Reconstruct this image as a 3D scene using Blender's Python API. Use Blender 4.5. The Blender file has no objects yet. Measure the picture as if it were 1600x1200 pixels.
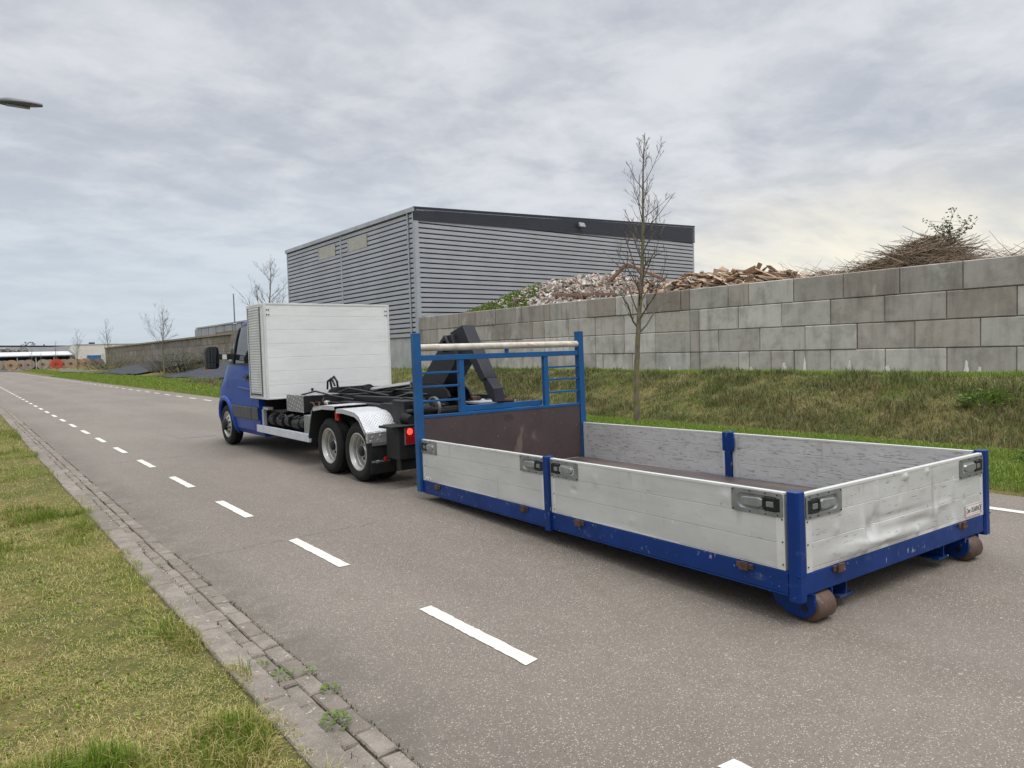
import bpy, bmesh, math, random
import numpy as np
from mathutils import Vector, Matrix
R = math.radians
SC = bpy.context.scene
COL = SC.collection
random.seed(4)
RNG = np.random.default_rng(7)

# ------------------------------------------------------------ camera
cam = bpy.data.objects.new('camera', bpy.data.cameras.new('camera'))
COL.objects.link(cam)
SC.camera = cam
cam.data.sensor_width = 36; cam.data.lens = 24.95
cam.data.clip_start = .05; cam.data.clip_end = 6000
_yaw, _pitch, _roll = R(38.362), R(2.762), .029
_f = Vector((math.sin(_yaw)*math.cos(_pitch), math.cos(_yaw)*math.cos(_pitch), -math.sin(_pitch)))
_r0 = Vector((math.cos(_yaw), -math.sin(_yaw), 0)); _u0 = _r0.cross(_f)
_r = _r0*math.cos(_roll) - _u0*math.sin(_roll); _u = _u0*math.cos(_roll) + _r0*math.sin(_roll)
M = Matrix((_r, _u, -_f)).transposed().to_4x4(); M.translation = (0, 0, 1.5)
cam.matrix_world = M
SC.render.resolution_x = 1024; SC.render.resolution_y = 768

# ------------------------------------------------------------ light and sky
SUN_EL, SUN_AZ = R(70), R(178)      # azimuth clockwise from +Y
sun = bpy.data.objects.new('sun', bpy.data.lights.new('sun', 'SUN')); COL.objects.link(sun)
sun.data.energy = 1.5; sun.data.angle = R(35); sun.data.color = (1, .96, .9)
sd = Vector((math.sin(SUN_AZ)*math.cos(SUN_EL), math.cos(SUN_AZ)*math.cos(SUN_EL), math.sin(SUN_EL)))
sun.rotation_euler = (-sd).to_track_quat('-Z', 'Y').to_euler()
SC.view_settings.view_transform = 'Standard'; SC.view_settings.look = 'None'
SC.view_settings.exposure = .27; SC.view_settings.gamma = 1
W = bpy.data.worlds.new('World'); SC.world = W; W.use_nodes = True

class NT:
    """small node-tree writer"""
    def __init__(s, tree): s.t = tree; s.n = tree.nodes; s.l = tree.links
    def node(s, kind, ins=None, **kw):
        n = s.n.new(kind)
        for k, v in kw.items(): setattr(n, k, v)
        for k, v in (ins or {}).items():
            i = n.inputs[k]
            if isinstance(v, bpy.types.NodeSocket): s.l.new(v, i)
            else: i.default_value = v
        return n
    def math(s, op, a, b=0, clamp=False):
        n = s.node('ShaderNodeMath', {0: a, 1: b}, operation=op, use_clamp=clamp); return n.outputs[0]
    def mix(s, f, a, b, mode='MIX'):
        n = s.node('ShaderNodeMix', data_type='RGBA', blend_type=mode)
        for i, v in ((0, f), (6, a), (7, b)):
            if isinstance(v, bpy.types.NodeSocket): s.l.new(v, n.inputs[i])
            elif i == 0: n.inputs[0].default_value = v
            else: n.inputs[i].default_value = (*v, 1) if len(v) == 3 else v
        return n.outputs[2]
    def ramp(s, f, lo, hi, a=0., b=1., smooth=True):
        n = s.node('ShaderNodeMapRange', {0: f, 1: lo, 2: hi, 3: a, 4: b}, interpolation_type='SMOOTHSTEP' if smooth else 'LINEAR')
        return n.outputs[0]
    def noise(s, vec, scale, detail=4, rough=.55, dist=0):
        n = s.node('ShaderNodeTexNoise', {'Scale': scale, 'Detail': detail, 'Roughness': rough, 'Distortion': dist})
        if vec is not None: s.l.new(vec, n.inputs['Vector'])
        return n.outputs[0]
    def mapping(s, vec, scale=(1, 1, 1), rot=(0, 0, 0), loc=(0, 0, 0)):
        return s.node('ShaderNodeMapping', {'Vector': vec, 'Scale': scale, 'Rotation': rot, 'Location': loc}).outputs[0]

w = NT(W.node_tree); w.n.clear()
gd = w.node('ShaderNodeTexCoord').outputs['Generated']
sp = w.node('ShaderNodeSeparateXYZ', {0: gd}).outputs
zc = w.math('MAXIMUM', sp[2], 0.0)
den = w.math('ADD', zc, .14)
uv = w.node('ShaderNodeCombineXYZ', {0: w.math('DIVIDE', sp[0], den), 1: w.math('DIVIDE', sp[1], den), 2: 0.0}).outputs[0]
uvs = w.mapping(uv, (1.0, 1.35, 1), (0, 0, R(38)))
n1 = w.noise(uvs, .55, 3, .5, .3)
n2 = w.noise(w.mapping(uv, (1.5, 1.8, 1), (0, 0, R(25)), (3, 1, 0)), 1.7, 6, .58, .35)
n3 = w.noise(w.mapping(uv, (1, 1, 1), (0, 0, R(60)), (9, 4, 0)), 4.2, 6, .6, .3)
cl = w.math('ADD', w.math('MULTIPLY', n1, .40), w.math('ADD', w.math('MULTIPLY', n2, .36), w.math('MULTIPLY', n3, .24)))
clf = w.ramp(cl, .39, .61)
cloud = w.mix(clf, (.44, .465, .515), (.66, .67, .695))
sky = w.node('ShaderNodeTexSky', sky_type='NISHITA', sun_disc=False, sun_elevation=SUN_EL, sun_rotation=SUN_AZ, air_density=1, dust_density=2, ozone_density=1)
skyc = w.mix(1.0, sky.outputs[0], (.09, .09, .09), 'MULTIPLY')
def dirdot(v):
    v = Vector(v).normalized()
    return w.node('ShaderNodeVectorMath', {0: gd, 1: v}, operation='DOT_PRODUCT').outputs['Value']
# pale breaks in the overcast near the horizon: cool one to the north, cream one to the east
low = w.ramp(sp[2], .30, .02)
cool = w.math('MULTIPLY', w.ramp(dirdot((.15, 1, .1)), .70, .99), low)
cloud = w.mix(w.math('MULTIPLY', cool, .75), cloud, (.51, .59, .665))
st = w.ramp(w.noise(w.mapping(uv, (.8, 2.2, 1), (0, 0, R(-20)), (2, 7, 0)), .9, 5, .55, .2), .35, .62)
warm = w.math('MULTIPLY', w.ramp(dirdot((1, .36, .09)), .90, .99), w.math('MULTIPLY', w.ramp(sp[2], .25, .11), w.math('ADD', w.math('MULTIPLY', st, .65), .35)))
cloud = w.mix(warm, cloud, (.86, .81, .68))
# an overcast sky is brighter overhead
zen = w.ramp(sp[2], .42, .95, 1.0, 3.5)
zcol = w.node('ShaderNodeCombineColor', {0: zen, 1: zen, 2: zen}).outputs[0]
cloud = w.mix(1.0, cloud, zcol, 'MULTIPLY')
fin = w.mix(.9, skyc, cloud)
bg = w.node('ShaderNodeBackground', {'Color': fin, 'Strength': 1.0})
w.node('ShaderNodeOutputWorld', {'Surface': bg.outputs[0]})

# ------------------------------------------------------------ helpers
def tag(o, label=None, cat=None, group=None, kind=None):
    if label: o['label'] = label
    if cat: o['category'] = cat
    if group: o['group'] = group
    if kind: o['kind'] = kind
    return o
def empty(name, loc=(0, 0, 0), rotz=0, **k):
    o = bpy.data.objects.new(name, None); COL.objects.link(o); o.empty_display_size = .2
    o.location = loc; o.rotation_euler = (0, 0, rotz); return tag(o, **k)
def link_mesh(name, me, mat, parent=None):
    o = bpy.data.objects.new(name, me); COL.objects.link(o)
    for m in (mat if isinstance(mat, (list, tuple)) else [mat]): me.materials.append(m)
    if parent: o.parent = parent
    return o

class MB:
    def __init__(s): s.v = []; s.f = []; s.m = []; s.cur = 0
    def add(s, vs, fs):
        b = len(s.v); s.v += [tuple(p) for p in vs]; s.f += [tuple(b+i for i in f) for f in fs]; s.m += [s.cur]*len(fs); return s
    def box(s, a, b, rot=None, piv=None):
        """axis box from corner a to corner b, optional rotation matrix about its centre"""
        x0, y0, z0 = a; x1, y1, z1 = b
        vs = [Vector(p) for p in ((x0,y0,z0),(x1,y0,z0),(x1,y1,z0),(x0,y1,z0),(x0,y0,z1),(x1,y0,z1),(x1,y1,z1),(x0,y1,z1))]
        if rot is not None:
            c = Vector(piv) if piv else Vector(((x0+x1)/2, (y0+y1)/2, (z0+z1)/2)); vs = [rot @ (p-c) + c for p in vs]
        return s.add(vs, [(0,3,2,1),(4,5,6,7),(0,1,5,4),(1,2,6,5),(2,3,7,6),(3,0,4,7)])
    def bar(s, p, q, wd, ht, up=(0, 0, 1)):
        """rectangular bar between two points"""
        p = Vector(p); q = Vector(q); d = (q-p).normalized(); up = Vector(up)
        if abs(d.dot(up)) > .98: up = Vector((0, 1, 0))
        sx = d.cross(up).normalized()*wd/2; sz = sx.cross(d).normalized()*ht/2
        vs = [p-sx-sz, p+sx-sz, p+sx+sz, p-sx+sz, q-sx-sz, q+sx-sz, q+sx+sz, q-sx+sz]
        return s.add(vs, [(3,2,1,0),(4,5,6,7),(0,1,5,4),(1,2,6,5),(2,3,7,6),(3,0,4,7)])
    def tube(s, pts, rad, n=8, caps=True):
        pts = [Vector(p) for p in pts]; k = len(pts)
        if not isinstance(rad, (list, tuple)): rad = [rad]*k
        vs = []; fs = []; u = None
        for i, p in enumerate(pts):
            d = (pts[min(i+1, k-1)] - pts[max(i-1, 0)])
            d = d.normalized() if d.length > 1e-9 else Vector((0, 0, 1))
            if u is None: u = d.orthogonal().normalized()
            else:
                u = (u - d*u.dot(d)); u = u.normalized() if u.length > 1e-6 else d.orthogonal().normalized()
            v = d.cross(u)
            for j in range(n):
                a = 2*math.pi*j/n; vs.append(p + (u*math.cos(a)+v*math.sin(a))*rad[i])
        for i in range(k-1):
            for j in range(n):
                j2 = (j+1) % n; fs.append((i*n+j, i*n+j2, (i+1)*n+j2, (i+1)*n+j))
        if caps: fs.append(tuple(range(n-1, -1, -1))); fs.append(tuple(range((k-1)*n, k*n)))
        return s.add(vs, fs)
    def lathe(s, prof, c, axis='x', n=40, cap=True):
        """revolve (along, radius) points about an axis through c"""
        vs = []; fs = []; k = len(prof)
        for a_, r_ in prof:
            for j in range(n):
                t = 2*math.pi*j/n; p = (r_*math.cos(t), r_*math.sin(t))
                v = {'x': (a_, p[0], p[1]), 'y': (p[0], a_, p[1]), 'z': (p[0], p[1], a_)}[axis]
                vs.append((c[0]+v[0], c[1]+v[1], c[2]+v[2]))
        for i in range(k-1):
            for j in range(n):
                j2 = (j+1) % n; fs.append((i*n+j, i*n+j2, (i+1)*n+j2, (i+1)*n+j))
        if cap and prof[0][1] > 1e-4 and prof[0] != prof[-1]: fs.append(tuple(range(n-1, -1, -1)))
        if cap and prof[-1][1] > 1e-4 and prof[0] != prof[-1]: fs.append(tuple(range((k-1)*n, k*n)))
        return s.add(vs, fs)
    def prism(s, poly, axis, a, b):
        """extrude a 2D polygon along axis from a to b; 'x': poly is (y,z); 'y': (x,z); 'z': (x,y)"""
        def P(p, t): return {'x': (t, p[0], p[1]), 'y': (p[0], t, p[1]), 'z': (p[0], p[1], t)}[axis]
        n = len(poly); vs = [P(p, a) for p in poly] + [P(p, b) for p in poly]
        fs = [tuple(range(n)), tuple(range(2*n-1, n-1, -1))] + [(i, i+n, (i+1) % n+n, (i+1) % n) for i in range(n)]
        return s.add(vs, fs)
    def grid(s, fn, nu, nv, flip=False):
        b = [[fn(i/nu, j/nv) for j in range(nv+1)] for i in range(nu+1)]
        vs = [p for r in b for p in r]; q = nv+1; fs = []
        for i in range(nu):
            for j in range(nv):
                f = (i*q+j, (i+1)*q+j, (i+1)*q+j+1, i*q+j+1); fs.append(f[::-1] if flip else f)
        return s.add(vs, fs)
    def build(s, name, mat, parent=None, bevel=0, smooth=0, fix=True, seg=2):
        me = bpy.data.meshes.new(name); me.from_pydata(s.v, [], s.f)
        me.polygons.foreach_set('material_index', s.m)
        if fix:
            bm = bmesh.new(); bm.from_mesh(me); bmesh.ops.recalc_face_normals(bm, faces=bm.faces); bm.to_mesh(me); bm.free()
        o = link_mesh(name, me, mat, parent)
        if smooth:
            me.shade_smooth(); me.set_sharp_from_angle(angle=R(smooth))
        if bevel:
            b = o.modifiers.new('bevel', 'BEVEL'); b.width = bevel; b.segments = seg; b.limit_method = 'ANGLE'; b.angle_limit = R(35)
            b.harden_normals = False
        return o
def bake_boolean(o, cutters):
    for c in cutters:
        m = o.modifiers.new('cut', 'BOOLEAN'); m.operation = 'DIFFERENCE'; m.object = c; m.solver = 'EXACT'
    bpy.context.view_layer.update()
    dg = bpy.context.evaluated_depsgraph_get()
    me = bpy.data.meshes.new_from_object(o.evaluated_get(dg))
    o.modifiers.clear(); o.data = me
    for c in cutters: bpy.data.objects.remove(c, do_unlink=True)

def fast_mesh(name, V, F, mat, attrs=None, smooth=False, parent=None):
    """V (n,3), F (m,k) numpy"""
    me = bpy.data.meshes.new(name); n = len(V); m, k = F.shape
    me.vertices.add(n); me.vertices.foreach_set('co', V.astype(np.float32).ravel())
    me.loops.add(m*k); me.loops.foreach_set('vertex_index', F.astype(np.int32).ravel())
    me.polygons.add(m); me.polygons.foreach_set('loop_start', np.arange(0, m*k, k, dtype=np.int32))
    me.polygons.foreach_set('use_smooth', np.full(m, smooth))
    me.update(calc_edges=True)
    for a, val in (attrs or {}).items():
        at = me.attributes.new(a, 'FLOAT', 'POINT'); at.data.foreach_set('value', val.astype(np.float32))
    return link_mesh(name, me, mat, parent)

# ------------------------------------------------------------ materials
def new_mat(name):
    m = bpy.data.materials.new(name); m.use_nodes = True; t = NT(m.node_tree); b = t.n['Principled BSDF']; return m, t, b
def pm(name, c1, c2=None, scale=4, rough=.6, metal=0., bump=None, stretch=(1, 1, 1), spots=None, coat=0, lo=.35, hi=.65, spec=.5, rvar=.1, bdist=.01):
    """procedural material: two-colour noise, optional spots [(colour, scale, threshold, stretch)], optional bump (scale, strength)"""
    m, t, b = new_mat(name)
    oc = t.node('ShaderNodeTexCoord').outputs['Object']
    c2 = c2 or tuple(x*.85 for x in c1)
    nz = t.noise(t.mapping(oc, stretch), scale, 5, .6)
    col = t.mix(t.ramp(nz, lo, hi), c1, c2)
    for k, s_ in enumerate(spots or []):
        cc, sc, th = s_[:3]; stt = s_[3] if len(s_) > 3 else (1, 1, 1); wd = s_[4] if len(s_) > 4 else .05
        mk = t.ramp(t.noise(t.mapping(oc, stt, (0, 0, 0), (3.1*k, 1.7, .5)), sc, 6, .65), th, th+wd)
        col = t.mix(mk, col, cc)
    t.l.new(col, b.inputs['Base Color'])
    b.inputs['Metallic'].default_value = metal
    t.l.new(t.ramp(nz, .3, .7, max(rough-rvar, .02), min(rough+rvar, 1)), b.inputs['Roughness'])
    b.inputs['Specular IOR Level'].default_value = spec
    if coat: b.inputs['Coat Weight'].default_value = coat; b.inputs['Coat Roughness'].default_value = .06
    if bump:
        h = t.noise(t.mapping(oc, stretch), bump[0], 4, .6)
        bn = t.node('ShaderNodeBump', {'Height': h, 'Strength': bump[1], 'Distance': bdist}); t.l.new(bn.outputs[0], b.inputs['Normal'])
    return m

MT = {}
MT['frame_blue'] = pm('frame_blue', (.002, .030, .165), (.002, .024, .125), 3, .40, spec=.25, spots=[((.30, .32, .36), 34, .645, (1, 1, .40), .02), ((.07, .03, .018), 12, .68, (1, 1, 1), .03), ((.05, .075, .16), 4, .60, (1, 1, 2), .12)], bump=(40, .08))
MT['rack_blue'] = pm('rack_blue', (.008, .088, .245), (.010, .068, .19), 3, .45, spec=.3, spots=[((.16, .17, .15), 9, .66, (1, 1, 1), .08), ((.05, .025, .015), 16, .70, (1, 1, 1), .03)], bump=(40, .08))
MT['cab_blue'] = pm('cab_blue', (.003, .050, .310), (.003, .044, .27), 1, .38, coat=.12, spec=.3, rvar=.03)
MT['black_plastic'] = pm('black_plastic', (.010, .0105, .012), (.018, .0185, .020), 8, .5, bump=(200, .1))
MT['band_plastic'] = pm('band_plastic', (.045, .047, .052), (.06, .062, .066), 8, .5)
MT['steel_black'] = pm('steel_black', (.009, .0095, .011), (.016, .0155, .016), 5, .55, spec=.3, spots=[((.05, .032, .022), 9, .68, (1, 1, 1), .08), ((.06, .055, .05), 4, .72, (1, 1, 1), .12)], bump=(60, .15))
MT['arm_paint'] = pm('arm_paint', (.013, .015, .020), (.020, .022, .029), 3, .5, spec=.3, spots=[((.11, .11, .11), 14, .73, (1, 1, .3), .03)])
MT['rubber'] = pm('rubber', (.010, .010, .011), (.020, .0195, .019), 6, .75, spec=.25, bump=(60, .2))
MT['rust'] = pm('rust', (.095, .045, .028), (.05, .026, .018), 14, .85, bump=(60, .5))
MT['chrome'] = pm('chrome', (.75, .75, .76), (.65, .65, .66), 3, .12, metal=1, rvar=.04)
MT['rim'] = pm('rim', (.50, .50, .47), (.36, .35, .32), 7, .38, metal=.55, spots=[((.16, .13, .10), 14, .66, (1, 1, 1), .08)])
MT['galv'] = pm('galv', (.30, .32, .31), (.22, .235, .23), 12, .42, metal=.65, spots=[((.08, .075, .07), 9, .66, (1, 1, 1), .08)])
MT['skirt_alu'] = pm('skirt_alu', (.62, .65, .70), (.52, .55, .60), 4, .4, metal=.3, spots=[((.25, .25, .26), 22, .72, (1, .3, 1), .03)])
MT['glass'] = pm('glass', (.012, .016, .018), (.012, .016, .018), 1, .04, rvar=.01, spec=.8)
MT['mirror'] = pm('mirror', (.10, .11, .12), (.10, .11, .12), 1, .03, metal=1, rvar=.01)
MT['white_trim'] = pm('white_trim', (.62, .64, .63), (.54, .56, .55), 3, .45, spots=[((.3, .29, .26), 12, .70, (1, 1, .4), .06)])
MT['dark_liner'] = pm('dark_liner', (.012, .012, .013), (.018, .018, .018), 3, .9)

def planked(name, c1, c2, z0, pitch, line, scratches=True, rough=.42, metal=.25, lined=.010, grime=(.20, .18, .15), amt=.62, lc=None):
    """aluminium or painted board with horizontal seams every pitch metres in object z, scratches and grime"""
    m, t, b = new_mat(name)
    oc = t.node('ShaderNodeTexCoord').outputs['Object']
    s = t.node('ShaderNodeSeparateXYZ', {0: oc}).outputs
    nz = t.noise(t.mapping(oc, (1, 1, 2.5)), 1.6, 6, .6)
    col = t.mix(t.ramp(nz, .3, .7), c1, c2)
    fr = t.math('FRACT', t.math('DIVIDE', t.math('SUBTRACT', s[2], z0), pitch))
    dd = t.math('ABSOLUTE', t.math('SUBTRACT', fr, .5))
    seam = t.ramp(dd, .5-line/pitch, .5-line/pitch*.4)
    col = t.mix(t.math('MULTIPLY', seam, .55 if pitch < .2 else .32), col, lc or (.14, .14, .135))
    if scratches:
        sc1 = t.ramp(t.noise(t.mapping(oc, (3, 3, 22), (.25, .2, 0)), 3.2, 8, .72), amt, amt+.05)
        col = t.mix(t.math('MULTIPLY', sc1, .6), col, (.12, .115, .11))
        sc2 = t.ramp(t.noise(t.mapping(oc, (7, 7, 4), (0, 0, 0), (5, 5, 5)), 3.4, 8, .75), amt+.04, amt+.08)
        col = t.mix(t.math('MULTIPLY', sc2, .7 if amt > .56 else .3), col, (.11, .10, .095))
        sm_ = t.ramp(t.noise(t.mapping(oc, (1, 1, 9), (.1, .1, 0), (1, 6, 3)), 1.5, 7, .7), .5, .66); col = t.mix(t.math('MULTIPLY', sm_, .15 if amt > .56 else .22), col, tuple(x*.55 for x in c2))
        sc3 = t.ramp(t.noise(t.mapping(oc, (1, 1, .12), (0, 0, 0), (2, 2, 2)), 9, 4, .6), .60, .74)
        col = t.mix(t.math('MULTIPLY', sc3, .4 if amt < .65 else .08), col, grime)
        sc4 = t.ramp(t.noise(t.mapping(oc, (2.2, 2.2, 2.2), (0, 0, 0), (7, 1, 2)), 5, 6, .7), .66, .70)
        col = t.mix(t.math('MULTIPLY', sc4, .55), col, (.78, .79, .78))
    t.l.new(col, b.inputs['Base Color']); b.inputs['Metallic'].default_value = metal
    t.l.new(t.ramp(t.noise(oc, 5, 5, .6), .3, .7, rough-.08, rough+.12), b.inputs['Roughness'])
    h = t.math('SUBTRACT', t.math('MULTIPLY', t.noise(oc, 7, 3, .5), .25), seam)
    bn = t.node('ShaderNodeBump', {'Height': h, 'Strength': .6, 'Distance': .004}); t.l.new(bn.outputs[0], b.inputs['Normal'])
    return m
MT['alu_board'] = planked('alu_board', (.58, .585, .56), (.50, .505, .48), .126, .137, .003, lc=(.36, .36, .35))
MT['alu_inside'] = planked('alu_inside', (.64, .63, .61), (.54, .53, .51), .126, .137, .003, grime=(.33, .27, .21), amt=.55, lc=(.25, .24, .23))
MT['alu_rear'] = planked('alu_rear', (.60, .605, .58), (.51, .515, .49), .126, .137, .003, amt=.585, lc=(.72, .73, .72))
MT['box_white'] = planked('box_white', (.74, .75, .74), (.67, .68, .67), .87, .205, .004, amt=.665, rough=.36, metal=0, lc=(.33,.33,.33))
MT['board_rim'] = pm('board_rim', (.66, .66, .63), (.56, .56, .53), 5, .4, metal=.2, spots=[((.26, .24, .2), 14, .70, (1, 1, 1), .04)])
MT['plywood'] = pm('plywood', (.068, .045, .045), (.050, .034, .034), 3, .55, spots=[((.24, .19, .15), 14, .66, (1, 1, 2), .02), ((.13, .095, .075), 4, .58, (1, 1, .4), .1), ((.42, .35, .26), 24, .68, (.5, 1, 2.5), .02), ((.02, .018, .018), 6, .66, (1, 1, 1), .05)])
MT['floor_ply'] = pm('floor_ply', (.058, .045, .047), (.11, .085, .07), 2, .5, stretch=(2, .6, 1), spots=[((.17, .13, .10), 3, .60, (3, .6, 1), .15)], spec=.6)
MT['pipe_rusty'] = pm('pipe_rusty', (.56, .52, .45), (.42, .38, .31), 10, .5, spots=[((.34, .16, .07), 7, .60, (.35, 1, 1), .06), ((.14, .07, .04), 26, .70, (1, 1, 1), .04)], bump=(50, .2))

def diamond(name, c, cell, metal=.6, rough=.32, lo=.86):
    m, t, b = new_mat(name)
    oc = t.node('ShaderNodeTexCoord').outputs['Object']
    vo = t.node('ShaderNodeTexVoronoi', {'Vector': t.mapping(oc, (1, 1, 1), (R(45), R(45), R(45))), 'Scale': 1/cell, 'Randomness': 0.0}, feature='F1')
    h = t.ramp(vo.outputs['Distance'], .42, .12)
    t.l.new(t.mix(t.math('MULTIPLY', h, .8), t.mix(t.ramp(t.noise(oc, 6, 5, .6), .4, .7), tuple(x*lo for x in c), tuple(x*lo*.86 for x in c)), tuple(min(1, x*1.08) for x in c)), b.inputs['Base Color'])  # lighter tops: polish, plus the light on the relief painted into the colour
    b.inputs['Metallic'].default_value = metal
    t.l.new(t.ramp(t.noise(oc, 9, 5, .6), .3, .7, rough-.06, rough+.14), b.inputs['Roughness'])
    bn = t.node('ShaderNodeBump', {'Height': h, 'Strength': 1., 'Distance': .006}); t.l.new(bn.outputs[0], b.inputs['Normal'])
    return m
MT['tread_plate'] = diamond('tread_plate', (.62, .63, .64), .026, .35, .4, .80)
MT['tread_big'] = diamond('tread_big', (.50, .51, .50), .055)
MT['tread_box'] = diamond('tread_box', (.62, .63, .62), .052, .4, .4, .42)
def red_light(name, col, em):
    m, t, b = new_mat(name); b.inputs['Base Color'].default_value = (*col, 1); b.inputs['Roughness'].default_value = .15
    t.l.new(t.mix(t.ramp(t.noise(None, 40, 2, .5), .3, .7), col, tuple(x*.8 for x in col)), b.inputs['Base Color'])
    if em: b.inputs['Emission Color'].default_value = (1, .05, .03, 1); b.inputs['Emission Strength'].default_value = em
    return m
MT['red_lens'] = red_light('red_lens', (.35, .01, .012), 0)
MT['red_lit'] = red_light('red_lit', (.7, .02, .02), 2.2)
MT['amber'] = red_light('amber', (.5, .16, .01), 0)
MT['ink'] = pm('ink', (.02, .02, .03), (.03, .03, .04), 5, .6)
MT['red_ink'] = pm('red_ink', (.5, .05, .05), (.45, .05, .05), 5, .6)
MT['label_white'] = pm('label_white', (.72, .71, .67), (.66, .65, .61), 5, .5)

# ------------------------------------------------------------ ground, road, kerb
def off(y): return .006*y + .00005*y*abs(y)
def smooth(a, b, x):
    t = np.clip((x-a)/(b-a), 0, 1); return t*t*(3-2*t)
def hash2(x, y, s, seed=0):
    """cheap value noise on numpy arrays"""
    x = np.asarray(x, float)/s + seed*17.3; y = np.asarray(y, float)/s + seed*9.1
    xi = np.floor(x); yi = np.floor(y); xf = x-xi; yf = y-yi
    def h(a, b):
        v = np.sin(a*127.1+b*311.7+seed*5.7)*43758.5453; return v-np.floor(v)
    u = xf*xf*(3-2*xf); v = yf*yf*(3-2*yf)
    return (h(xi, yi)*(1-u)+h(xi+1, yi)*u)*(1-v)+(h(xi, yi+1)*(1-u)+h(xi+1, yi+1)*u)*v
def fbm(x, y, s, seed=0): return .5*hash2(x, y, s, seed)+.3*hash2(x, y, s/2.1, seed+1)+.2*hash2(x, y, s/4.3, seed+2)
def ground_h(x, y):
    x = np.asarray(x, float); y = np.asarray(y, float); xr = x-off(np.clip(y, -50, 150))
    left = .028+.05*smooth(-1, -9, xr)*fbm(x, y, 3, 3) + .014*(fbm(x, y, .4, 4)-.5)*smooth(.94, .8, xr)
    near = smooth(10.5, 11.5, xr)*-.28 + np.clip((xr-11.5)/3.1, 0, 1)*1.04 + smooth(14.8, 20.5, xr)*-.32
    far = smooth(12.6, 20.8, xr)*.95
    k = smooth(38, 50, y); gone = smooth(150, 175, y)
    rr = (near*(1-k)+far*k)*(1-gone) + gone*.18*smooth(9, 12, xr)
    bump = (fbm(x, y, 1.1, 6)-.5)*(.05+.30*smooth(11, 12, xr)*smooth(15.5, 14.3, xr)*(1-k))
    right = rr+bump*smooth(7.8, 8.4, xr)+.01
    z = np.where(xr < .95, left, np.where(xr > 7.72, right, -.03))
    return z
def grad_axis(vals): return np.unique(np.round(np.array(vals, float), 4))
xs = grad_axis(list(np.linspace(-3000, -60, 12))+list(np.linspace(-60, -6, 28))+list(np.arange(-6, .9, .15))+[.85, .945, .955]+[1.2, 4, 7.7]+list(np.arange(7.73, 24, .22))+list(np.linspace(24, 80, 24))+list(np.linspace(80, 3000, 16)))
ys = grad_axis(list(np.linspace(-3000, -20, 12))+list(np.arange(-20, 60, .45))+list(np.arange(60, 260, 3))+list(np.linspace(260, 4000, 20)))
GX, GY = np.meshgrid(xs, ys, indexing='ij')
GXs = GX + off(np.clip(GY, -50, 150))*((GX > -60) & (GX < 60))
GZ = ground_h(GXs, GY)
V = np.stack([GXs, GY, GZ], -1).reshape(-1, 3)
nx, ny = GX.shape; I = np.arange(nx*ny).reshape(nx, ny)
F = np.stack([I[:-1, :-1], I[1:, :-1], I[1:, 1:], I[:-1, 1:]], -1).reshape(-1, 4)
m, t, b = new_mat('ground_turf')
oc = t.node('ShaderNodeNewGeometry').outputs['Position']
a1 = t.ramp(t.noise(oc, .9, 5, .65), .38, .62); a2 = t.ramp(t.noise(oc, 9, 6, .7), .35, .65); a3 = t.noise(oc, 60, 4, .7)
c = t.mix(a1, (.085, .105, .018), (.20, .155, .06)); c = t.mix(t.math('MULTIPLY', a2, .6), c, (.05, .06, .022)); c = t.mix(t.ramp(a3, .5, .7), c, (.20, .17, .09))
spz = t.node('ShaderNodeSeparateXYZ', {0: oc}).outputs
t.l.new(c, b.inputs['Base Color']); b.inputs['Roughness'].default_value = .95; b.inputs['Specular IOR Level'].default_value = .1
bn = t.node('ShaderNodeBump', {'Height': t.noise(oc, 30, 5, .7), 'Strength': .8, 'Distance': .03}); t.l.new(bn.outputs[0], b.inputs['Normal'])
MT['turf'] = m
tag(fast_mesh('ground', V, F, MT['turf'], smooth=True), kind='structure')

# asphalt: worn chippings, faint wheel tracks, transverse cracks
m, t, b = new_mat('asphalt')
P = t.node('ShaderNodeNewGeometry').outputs['Position']; s = t.node('ShaderNodeSeparateXYZ', {0: P}).outputs
big = t.ramp(t.noise(t.mapping(P, (1, .35, 1)), .55, 5, .6), .32, .68)
c = t.mix(big, (.150, .127, .104), (.192, .165, .137))
med = t.ramp(t.noise(P, 5, 6, .7), .35, .65); c = t.mix(t.math('MULTIPLY', med, .30), c, (.122, .100, .080))
v1 = t.node('ShaderNodeTexVoronoi', {'Vector': P, 'Scale': 150.}, feature='F1')
cs = t.node('ShaderNodeSeparateColor', {0: v1.outputs['Color']}).outputs
spk = t.math('MULTIPLY', t.ramp(cs[0], .60, .85), t.ramp(v1.outputs['Distance'], .5, .28))
c = t.mix(t.math('MULTIPLY', spk, .75), c, (.54, .49, .42))
dk = t.math('MULTIPLY', t.ramp(cs[1], .55, .9), t.ramp(v1.outputs['Distance'], .55, .2)); c = t.mix(t.math('MULTIPLY', dk, .8), c, (.055, .048, .042))
v2 = t.node('ShaderNodeTexVoronoi', {'Vector': P, 'Scale': 38.}, feature='F1')
cs2 = t.node('ShaderNodeSeparateColor', {0: v2.outputs['Color']}).outputs
sp2 = t.math('MULTIPLY', t.ramp(cs2[1], .95, 1.0), t.ramp(v2.outputs['Distance'], .32, .2)); c = t.mix(t.math('MULTIPLY', sp2, .6), c, (.46, .43, .40))
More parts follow.
